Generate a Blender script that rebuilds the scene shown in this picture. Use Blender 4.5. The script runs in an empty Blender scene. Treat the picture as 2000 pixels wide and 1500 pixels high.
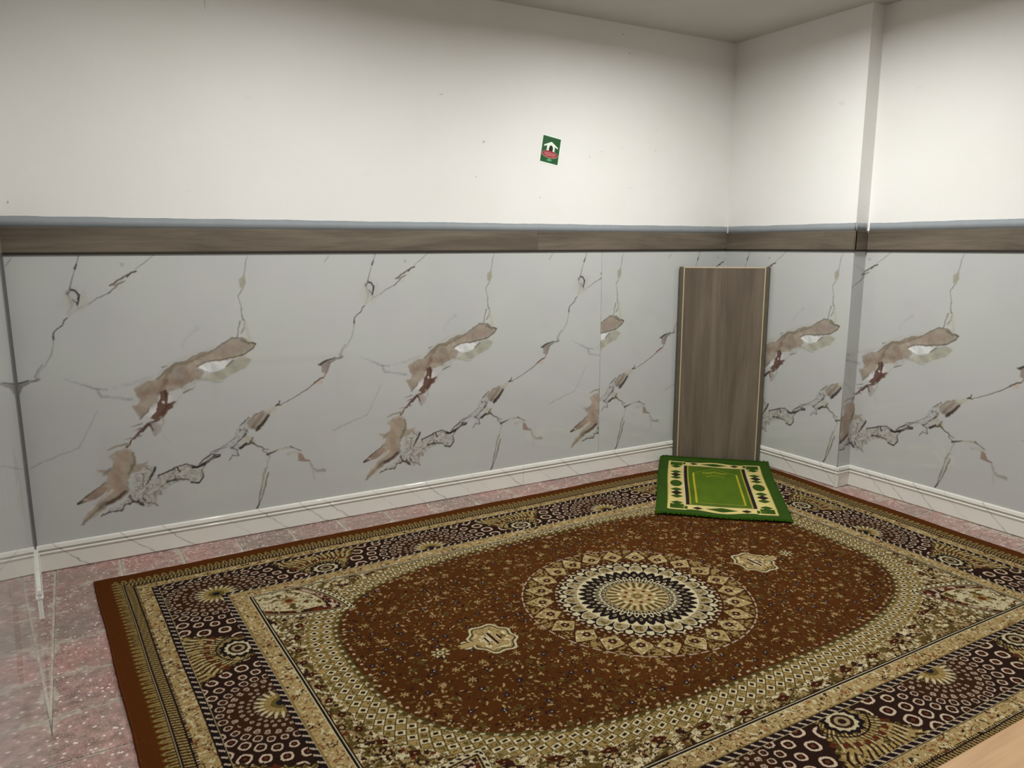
import bpy, bmesh, math, random
import numpy as np
from mathutils import Vector, Matrix

# ------------------------------------------------------------------ scene, camera, light
C = bpy.context.scene.collection
S = bpy.context.scene
S.view_settings.view_transform = 'Standard'
S.view_settings.look = 'None'
S.view_settings.exposure = -0.1
S.view_settings.gamma = 1.0
S.view_settings.use_curve_mapping = False

cam_d = bpy.data.cameras.new('camera')
cam_d.sensor_width = 36.0
cam_d.lens = 1487.72 / 2000 * 36.0
cam_d.clip_start = 0.01
cam = bpy.data.objects.new('camera', cam_d)
C.objects.link(cam)
r_ = Vector((0.86600821, -0.50002749, -0.00151156))
u_ = Vector((0.09067477, 0.15406729, 0.98389093))
f_ = Vector((0.49173963, 0.85219468, -0.17876342))
cam.matrix_world = Matrix(((r_.x, u_.x, -f_.x, -3.80053), (r_.y, u_.y, -f_.y, -3.73738), (r_.z, u_.z, -f_.z, 1.4), (0, 0, 0, 1)))
S.camera = cam

w = bpy.data.worlds.new('world')
S.world = w
w.use_nodes = True
w.node_tree.nodes['Background'].inputs[0].default_value = (0.75, 0.78, 0.8, 1)
w.node_tree.nodes['Background'].inputs[1].default_value = 0.3


def lamp(name, loc, power, size, color=(1.0, 1.0, 0.982), spread=160):
    l = bpy.data.lights.new(name, 'AREA')
    l.shape = 'DISK'
    l.size = size
    l.energy = power
    l.color = color
    l.spread = math.radians(spread)
    o = bpy.data.objects.new(name, l)
    o.location = loc
    C.objects.link(o)
    return o


CEIL = 2.6576
for nm, x, y, p, sz, spr in (('ceiling_lamp_light', -1.15, -1.3, 43, 0.22, 172), ('ceiling_lamp_light', -2.95, -1.35, 30, 0.2, 172),
                             ('ceiling_lamp_light', -1.6, -3.6, 32, 0.25, 172)):
    lamp(nm, (x, y, CEIL - 0.03), p, sz, spread=spr)

# ------------------------------------------------------------------ helpers
rng = np.random.RandomState(7)
random.seed(7)


def s2l(c):
    c = np.asarray(c, dtype=np.float64) / 255.0
    return np.where(c <= 0.04045, c / 12.92, ((c + 0.055) / 1.055) ** 2.4)


def hash2(ix, iy, seed=0):
    h = (ix.astype(np.int64) * 374761393 + iy.astype(np.int64) * 668265263 + seed * 974634777) & 0xFFFFFFFF
    h = ((h ^ (h >> 13)) * 1274126177) & 0xFFFFFFFF
    h = (h ^ (h >> 16)) & 0xFFFFFFFF
    return (h / 4294967295.0).astype(np.float32)


def vnoise(x, y, seed=0):
    ix = np.floor(x); iy = np.floor(y)
    fx = (x - ix).astype(np.float32); fy = (y - iy).astype(np.float32)
    fx = fx * fx * (3 - 2 * fx); fy = fy * fy * (3 - 2 * fy)
    a = hash2(ix, iy, seed); b = hash2(ix + 1, iy, seed); c = hash2(ix, iy + 1, seed); d = hash2(ix + 1, iy + 1, seed)
    return (a + (b - a) * fx) * (1 - fy) + (c + (d - c) * fx) * fy   # 0..1


def fbm(x, y, seed=0, o=3):
    t = 0; a = 0.5; n = 0
    for k in range(o):
        t = t + a * vnoise(x * 2 ** k, y * 2 ** k, seed + k * 17); n += a; a *= 0.5
    return t / n - 0.5                                                # about -.5 .. .5


def smooth(a, b, x):
    t = np.clip((x - a) / (b - a), 0, 1)
    return t * t * (3 - 2 * t)


def mesh_np(name, co, quads, col=None, uv=None):
    me = bpy.data.meshes.new(name)
    me.vertices.add(len(co)); me.vertices.foreach_set('co', np.ascontiguousarray(co, dtype=np.float32).ravel())
    q = np.ascontiguousarray(quads, dtype=np.int32)
    me.loops.add(q.size); me.loops.foreach_set('vertex_index', q.ravel())
    me.polygons.add(len(q)); me.polygons.foreach_set('loop_start', np.arange(0, q.size, 4, dtype=np.int32))
    me.update(calc_edges=True)
    if col is not None:
        at = me.color_attributes.new('pattern', 'FLOAT_COLOR', 'POINT')
        c4 = np.ones((len(co), 4), dtype=np.float32); c4[:, :3] = col
        at.data.foreach_set('color', c4.ravel())
    return me


def obj_me(name, me, mat, parent=None):
    o = bpy.data.objects.new(name, me)
    if mat: me.materials.append(mat)
    C.objects.link(o)
    if parent: o.parent = parent
    return o


def obj(name, bm, mat, parent=None, smooth_=False):
    me = bpy.data.meshes.new(name)
    bmesh.ops.recalc_face_normals(bm, faces=bm.faces)
    bm.to_mesh(me); bm.free()
    if smooth_:
        for p in me.polygons: p.use_smooth = True
    return obj_me(name, me, mat, parent)


def box(bm, x0, x1, y0, y1, z0, z1, bev=0.0, M=None):
    vs = [bm.verts.new((x, y, z)) for x in (x0, x1) for y in (y0, y1) for z in (z0, z1)]
    fs = [bm.faces.new([vs[i] for i in f]) for f in ((0, 1, 3, 2), (4, 6, 7, 5), (0, 4, 5, 1), (2, 3, 7, 6), (0, 2, 6, 4), (1, 5, 7, 3))]
    if bev > 0:
        es = list({e for f in fs for e in f.edges})
        r = bmesh.ops.bevel(bm, geom=es, offset=bev, segments=1, affect='EDGES', profile=0.5)
        vs = list({v for f in r['faces'] for v in f.verts} | {v for v in vs if v.is_valid})
    if M is not None:
        bmesh.ops.transform(bm, matrix=M, verts=[v for v in vs if v.is_valid])
    return vs


def tag(o, label, cat, group=None, kind=None):
    o['label'] = label
    if cat: o['category'] = cat
    if group: o['group'] = group
    if kind: o['kind'] = kind
    return o


def empty(name, loc=(0, 0, 0), rz=0):
    o = bpy.data.objects.new(name, None)
    o.location = loc; o.rotation_euler = (0, 0, rz); o.empty_display_size = 0.1
    C.objects.link(o)
    return o


# ------------------------------------------------------------------ materials
def mat(name, rough=0.6, spec=0.5):
    m = bpy.data.materials.new(name); m.use_nodes = True
    nt = m.node_tree; b = nt.nodes['Principled BSDF']
    b.inputs['Roughness'].default_value = rough
    b.inputs['Specular IOR Level'].default_value = spec
    return m, nt, b


def N(nt, t, **kw):
    n = nt.nodes.new(t)
    for k, v in kw.items():
        if k in n.inputs: n.inputs[k].default_value = v
        else: setattr(n, k, v)
    return n


def L(nt, a, b): nt.links.new(a, b)


def rgb(c, a=1.0): return tuple(float(v) for v in s2l(c)) + (a,)


def ramp(nt, fac, stops, interp='LINEAR'):
    r = nt.nodes.new('ShaderNodeValToRGB'); r.color_ramp.interpolation = interp
    e = r.color_ramp.elements
    e[0].position, e[0].color = stops[0][0], stops[0][1]
    e[1].position, e[1].color = stops[-1][0], stops[-1][1]
    for p, c in stops[1:-1]:
        k = e.new(p); k.color = c
    L(nt, fac, r.inputs[0])
    return r.outputs[0]


def coords(nt, scale=(1, 1, 1), rot=(0, 0, 0)):
    t = nt.nodes.new('ShaderNodeTexCoord'); m = nt.nodes.new('ShaderNodeMapping')
    m.inputs['Scale'].default_value = scale; m.inputs['Rotation'].default_value = rot
    L(nt, t.outputs['Object'], m.inputs[0])
    return m.outputs[0]


def noise(nt, vec, scale, detail=4, rough=0.5, dist=0.0):
    n = N(nt, 'ShaderNodeTexNoise', Scale=scale, Detail=detail, Roughness=rough, Distortion=dist)
    L(nt, vec, n.inputs['Vector'])
    return n.outputs[0]


def mixc(nt, fac, a, b, blend='MIX'):
    m = nt.nodes.new('ShaderNodeMix'); m.data_type = 'RGBA'; m.blend_type = blend
    for s, v in ((m.inputs[0], fac), (m.inputs[6], a), (m.inputs[7], b)):
        if hasattr(v, 'links'): L(nt, v, s)
        else: s.default_value = v
    return m.outputs[2]


def bump(nt, b, h, strength=0.3, dist=0.002):
    n = nt.nodes.new('ShaderNodeBump'); n.inputs['Strength'].default_value = strength; n.inputs['Distance'].default_value = dist
    L(nt, h, n.inputs['Height']); L(nt, n.outputs[0], b.inputs['Normal'])


def make_paint():
    m, nt, b = mat('white_wall_paint', 0.75, 0.25)
    v = coords(nt)
    c = ramp(nt, noise(nt, v, 1.3, 5, 0.6), [(0.3, rgb((224, 223, 218))), (0.7, rgb((230, 229, 226)))])
    # faint scuffs: short thin marks
    mk = ramp(nt, noise(nt, coords(nt, (9, 9, 26)), 1.0, 2, 0.5), [(0.70, (0, 0, 0, 1)), (0.76, (1, 1, 1, 1))])
    big = ramp(nt, noise(nt, v, 2.1, 2, 0.5), [(0.50, (0, 0, 0, 1)), (0.62, (0.55, 0.55, 0.55, 1))])
    f = mixc(nt, 1.0, mk, big, 'MULTIPLY')
    L(nt, mixc(nt, f, c, rgb((205, 202, 192))), b.inputs['Base Color'])
    h = noise(nt, v, 60, 5, 0.6); bump(nt, b, h, 0.25, 0.002)
    return m


def make_flat(name, c, rough=0.6, spec=0.4, var=0.06, scale=30, bmp=0.1):
    m, nt, b = mat(name, rough, spec)
    v = coords(nt)
    lo = tuple(x * (1 - var) for x in rgb(c)[:3]) + (1,); hi = tuple(min(1, x * (1 + var)) for x in rgb(c)[:3]) + (1,)
    n_ = noise(nt, v, scale, 4, 0.6)
    L(nt, ramp(nt, n_, [(0.3, lo), (0.7, hi)]), b.inputs['Base Color'])
    bump(nt, b, n_, bmp, 0.001)
    return m


def make_wood(name, dark, mid, light, along='X', rough=0.45, scale=1.0, spec=0.35):
    m, nt, b = mat(name, rough, spec)
    sc = {'X': (1.2, 30, 30), 'Z': (30, 30, 1.2)}[along]
    v = coords(nt, tuple(a * scale for a in sc))
    g = noise(nt, v, 1.0, 6, 0.65, 0.6)
    sc2 = {'X': (5, 160, 160), 'Z': (160, 160, 5)}[along]
    g2 = noise(nt, coords(nt, sc2), 1.0, 3, 0.6)
    sc3 = {'X': (0.9, 7, 7), 'Z': (7, 7, 0.9)}[along]
    g3 = noise(nt, coords(nt, sc3), 1.0, 3, 0.6, 1.2)
    c = ramp(nt, g, [(0.3, rgb(dark)), (0.5, rgb(mid)), (0.72, rgb(light))])
    c2 = mixc(nt, 0.30, c, ramp(nt, g2, [(0.35, rgb(dark)), (0.65, rgb(light))]))
    c3 = mixc(nt, 0.45, c2, ramp(nt, g3, [(0.35, rgb(dark)), (0.65, rgb(light))]))
    L(nt, c3, b.inputs['Base Color'])
    bump(nt, b, g2, 0.15, 0.0006)
    return m


def make_attr(name, rough, spec, pile=None, coat=0.0):
    m, nt, b = mat(name, rough, spec)
    a = nt.nodes.new('ShaderNodeAttribute'); a.attribute_name = 'pattern'
    if pile:
        v = coords(nt)
        n_ = noise(nt, v, pile, 2, 0.7)
        c = mixc(nt, 1.0, a.outputs['Color'], ramp(nt, n_, [(0.25, (0.52, 0.52, 0.52, 1)), (0.75, (1.36, 1.36, 1.36, 1))]), 'MULTIPLY')
        L(nt, c, b.inputs['Base Color'])
        bump(nt, b, n_, 0.7, 0.004)
        b.inputs['Sheen Weight'].default_value = 0.0
    else:
        L(nt, a.outputs['Color'], b.inputs['Base Color'])
        if coat:
            b.inputs['Coat Weight'].default_value = coat; b.inputs['Coat Roughness'].default_value = 0.03
    return m


def make_terrazzo():
    m, nt, b = mat('worn_red_terrazzo', 0.35, 0.5)
    oi = nt.nodes.new('ShaderNodeObjectInfo')
    t = nt.nodes.new('ShaderNodeTexCoord'); geo = nt.nodes.new('ShaderNodeNewGeometry')
    v = geo.outputs['Position']
    base = ramp(nt, noise(nt, v, 2.6, 5, 0.65), [(0.38, rgb((136, 122, 112))), (0.50, rgb((158, 126, 120))), (0.60, rgb((176, 112, 108)))])
    base = mixc(nt, 0.6, base, ramp(nt, noise(nt, v, 26, 4, 0.7), [(0.36, rgb((116, 98, 90))), (0.64, rgb((196, 166, 156)))]))
    rnd = ramp(nt, oi.outputs['Random'], [(0.0, (0.70, 0.72, 0.71, 1)), (1.0, (0.98, 0.88, 0.87, 1))])
    base = mixc(nt, 1.0, base, rnd, 'MULTIPLY')
    vo = N(nt, 'ShaderNodeTexVoronoi', Scale=52.0); L(nt, v, vo.inputs['Vector'])
    d = ramp(nt, vo.outputs['Distance'], [(0.16, (1, 1, 1, 1)), (0.30, (0, 0, 0, 1))])
    sel = ramp(nt, vo.outputs['Color'], [(0.34, (0, 0, 0, 1)), (0.42, (1, 1, 1, 1))])
    f = mixc(nt, 1.0, d, sel, 'MULTIPLY')
    c = mixc(nt, f, base, rgb((222, 208, 202)))
    vo2 = N(nt, 'ShaderNodeTexVoronoi', Scale=150.0); L(nt, v, vo2.inputs['Vector'])
    d2 = ramp(nt, vo2.outputs['Distance'], [(0.2, (1, 1, 1, 1)), (0.42, (0, 0, 0, 1))])
    sel2 = ramp(nt, vo2.outputs['Color'], [(0.5, (0, 0, 0, 1)), (0.6, (0.6, 0.6, 0.6, 1))])
    c = mixc(nt, mixc(nt, 1.0, d2, sel2, 'MULTIPLY'), c, rgb((98, 76, 70)))
    vo3 = N(nt, 'ShaderNodeTexVoronoi', Scale=190.0); L(nt, v, vo3.inputs['Vector'])
    d3 = ramp(nt, vo3.outputs['Distance'], [(0.2, (0.75, 0.75, 0.75, 1)), (0.42, (0, 0, 0, 1))])
    c = mixc(nt, mixc(nt, 1.0, d3, ramp(nt, vo3.outputs['Color'], [(0.5, (0, 0, 0, 1)), (0.6, (1, 1, 1, 1))]), 'MULTIPLY'), c, rgb((206, 190, 184)))
    # dust and worn cement spreading from the joints
    sx = nt.nodes.new('ShaderNodeSeparateXYZ'); L(nt, t.outputs['Object'], sx.inputs[0])

    def ma(op, a_, b_):
        q = nt.nodes.new('ShaderNodeMath'); q.operation = op
        for i_, k_ in ((0, a_), (1, b_)):
            if hasattr(k_, 'links'): L(nt, k_, q.inputs[i_])
            else: q.inputs[i_].default_value = k_
        return q.outputs[0]
    ny = ma('MULTIPLY', sx.outputs[1], -1.0)
    e_ = ma('MINIMUM', ma('MINIMUM', sx.outputs[0], ma('SUBTRACT', 0.2445, sx.outputs[0])), ma('MINIMUM', ny, ma('SUBTRACT', 0.2445, ny)))
    nz = noise(nt, v, 11, 5, 0.7)
    thr = ma('MULTIPLY', ma('MAXIMUM', ma('SUBTRACT', nz, 0.44), 0.0), 0.16)
    dust = ramp(nt, ma('SUBTRACT', thr, e_), [(0.0, (0, 0, 0, 1)), (0.008, (0.75, 0.75, 0.75, 1))])
    c = mixc(nt, dust, c, ramp(nt, noise(nt, v, 60, 3, 0.6), [(0.35, rgb((150, 138, 126))), (0.65, rgb((196, 186, 170)))]))
    grime = ramp(nt, noise(nt, v, 4.5, 5, 0.7), [(0.50, (0, 0, 0, 1)), (0.62, (0.55, 0.55, 0.55, 1))])
    c = mixc(nt, grime, c, rgb((128, 114, 104)))
    L(nt, c, b.inputs['Base Color'])
    L(nt, ramp(nt, noise(nt, v, 9, 3, 0.6), [(0.3, (0.28, 0.28, 0.28, 1)), (0.7, (0.55, 0.55, 0.55, 1))]), b.inputs['Roughness'])
    bump(nt, b, noise(nt, v, 120, 3, 0.6), 0.2, 0.001)
    return m


def make_grout():
    m, nt, b = mat('dusty_pale_grout', 0.85, 0.2)
    v = coords(nt)
    L(nt, ramp(nt, noise(nt, v, 18, 5, 0.7), [(0.3, rgb((150, 138, 128))), (0.7, rgb((196, 188, 174)))]), b.inputs['Base Color'])
    return m


PAINT = make_paint()
CEILM = make_flat('ceiling_paint', (196, 193, 186), 0.9, 0.1, 0.03, 4)
GREY = make_flat('grey_blue_paint', (138, 144, 147), 0.6, 0.3, 0.05, 12)
BAND = make_wood('grey_brown_laminate_band', (72, 63, 52), (96, 86, 74), (122, 112, 98), 'X')
BOARD = make_wood('grey_brown_laminate_board', (80, 70, 58), (99, 88, 75), (119, 108, 93), 'Z')
EDGED = make_flat('dark_olive_edge_trim', (86, 80, 66), 0.5, 0.4, 0.12, 20)
BEAD = make_flat('cream_edge_bead', (186, 170, 140), 0.45, 0.4, 0.05, 20)
LIP_SHADE = make_flat('black_lip_and_shadow', (44, 40, 34), 0.6, 0.3, 0.1, 20)  # band's dark lower edge, with the shadow beneath it painted into the black
OAK = make_wood('pale_oak_bench_wood', (158, 124, 88), (180, 145, 106), (200, 166, 126), 'X', 0.4, 0.7)
MARBLE = make_attr('glossy_marble_print', 0.03, 0.5)
MARBLE.node_tree.nodes['Principled BSDF'].inputs['IOR'].default_value = 1.58
SKIRT = make_attr('marble_skirting', 0.05, 0.5)
RUGM = make_attr('woven_rug_pile', 0.95, 0.06, pile=420)
MATM = make_attr('velvet_mat_pile', 0.8, 0.15, pile=350)
GREENF = make_flat('green_fringe_yarn', (42, 72, 12), 0.95, 0.05, 0.3, 200, 0.5)
RUSTF = make_flat('rust_edge_yarn', (78, 38, 12), 0.95, 0.05, 0.3, 200, 0.5)
METAL = make_flat('dark_grey_metal', (104, 104, 102), 0.35, 0.5, 0.05, 10, 0.02)
TERR = make_terrazzo()
GROUT = make_grout()

# ------------------------------------------------------------------ room shell
LX, HB, S1, S2, SG = -4.035, 0.1228, 1.3665, 1.4785, 1.5211
Y1, W = -0.9626, 0.1045
FRONT = -5.2
TH = math.radians(2.9)                      # the left wall closes in slightly towards the camera
lw_d = Vector((math.sin(TH), -math.cos(TH), 0))   # along the left wall, away from the corner
lw_n = Vector((math.cos(TH), math.sin(TH), 0))    # its normal, into the room


def quad_wall(name, pts, m):
    bm = bmesh.new()
    vs = [bm.verts.new(p) for p in pts]
    bm.faces.new(vs)
    me = bpy.data.meshes.new(name); bm.to_mesh(me); bm.free()
    return obj_me(name, me, m)


def prism_wall(name, foot, z0, z1, m):
    bm = bmesh.new()
    a = [bm.verts.new((x, y, z0)) for x, y in foot]; b = [bm.verts.new((x, y, z1)) for x, y in foot]
    n = len(foot)
    bm.faces.new(a[::-1]); bm.faces.new(b)
    for i in range(n):
        bm.faces.new((a[i], a[(i + 1) % n], b[(i + 1) % n], b[i]))
    return obj(name, bm, m)


le = Vector((LX, 0, 0)) + lw_d * 5.3
wall_back = prism_wall('wall_back', [(LX - 0.2, 0), (W + 0.2, 0), (W + 0.2, 0.15), (LX - 0.2, 0.15)], -0.02, CEIL + 0.02, PAINT)
wall_right = prism_wall('wall_right', [(0, 0), (0, Y1), (W, Y1), (W, FRONT), (W + 0.15, FRONT), (W + 0.15, 0)], -0.02, CEIL + 0.02, PAINT)
wall_left = prism_wall('wall_left', [(LX, 0), (LX - 0.15, 0), (le.x - 0.15, le.y), (le.x, le.y)], -0.02, CEIL + 0.02, PAINT)
wall_front = prism_wall('wall_front', [(le.x - 0.2, FRONT), (le.x - 0.2, FRONT - 0.12), (W + 0.15, FRONT - 0.12), (W + 0.15, FRONT)], -0.02, CEIL + 0.02, PAINT)
ceiling = prism_wall('ceiling', [(LX - 0.2, 0.15), (W + 0.2, 0.15), (W + 0.2, FRONT - 0.12), (LX - 0.2, FRONT - 0.12)], CEIL, CEIL + 0.08, CEILM)
floor = prism_wall('floor', [(LX - 0.2, 0.15), (W + 0.2, 0.15), (W + 0.2, FRONT - 0.12), (LX - 0.2, FRONT - 0.12)], -0.08, -0.003, GROUT)
for o_, lab, cat in ((wall_back, 'long white painted back wall above the wooden band, with the green sticker', 'wall'),
                     (wall_right, 'white painted right wall stepping back at the column edge', 'wall'),
                     (wall_left, 'left wall seen edge-on, clad in glossy marble-look panel', 'wall'),
                     (wall_front, 'plain white front wall behind the camera', 'wall'),
                     (ceiling, 'flat off-white ceiling above the corner', 'ceiling'),
                     (floor, 'worn pinkish red terrazzo tile floor around the rug', 'floor')):
    tag(o_, lab, cat, kind='structure')

# floor tiles, one object each, where the rug does not hide them
TP = 0.2525
JO = 0.008
tb = bmesh.new(); box(tb, 0, TP - JO, -(TP - JO), 0, -0.02, 0.0, 0.0015)
bmesh.ops.recalc_face_normals(tb, faces=tb.faces)
tile_me = bpy.data.meshes.new('tile'); tb.to_mesh(tile_me); tb.free(); tile_me.materials.append(TERR)
xr = -3.963
i0 = -1
for j in range(21):
    for i in range(i0, 17):
        x = xr + i * TP; y = 0.02 - j * TP - 0.0
        if x > -3.6 and x + TP < -0.25 and y - TP > -2.75 and y < -0.36: continue     # under the rug
        if x > W - 0.012: continue
        if x + TP < LX + (-y) * math.sin(TH) - 0.03: continue
        t = bpy.data.objects.new('tile', tile_me); C.objects.link(t); t.parent = floor
        t.location = (x, y, random.uniform(-0.0006, 0.0006))
        t.rotation_euler = (random.uniform(-.0006, .0006), random.uniform(-.0006, .0006), 0)

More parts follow.
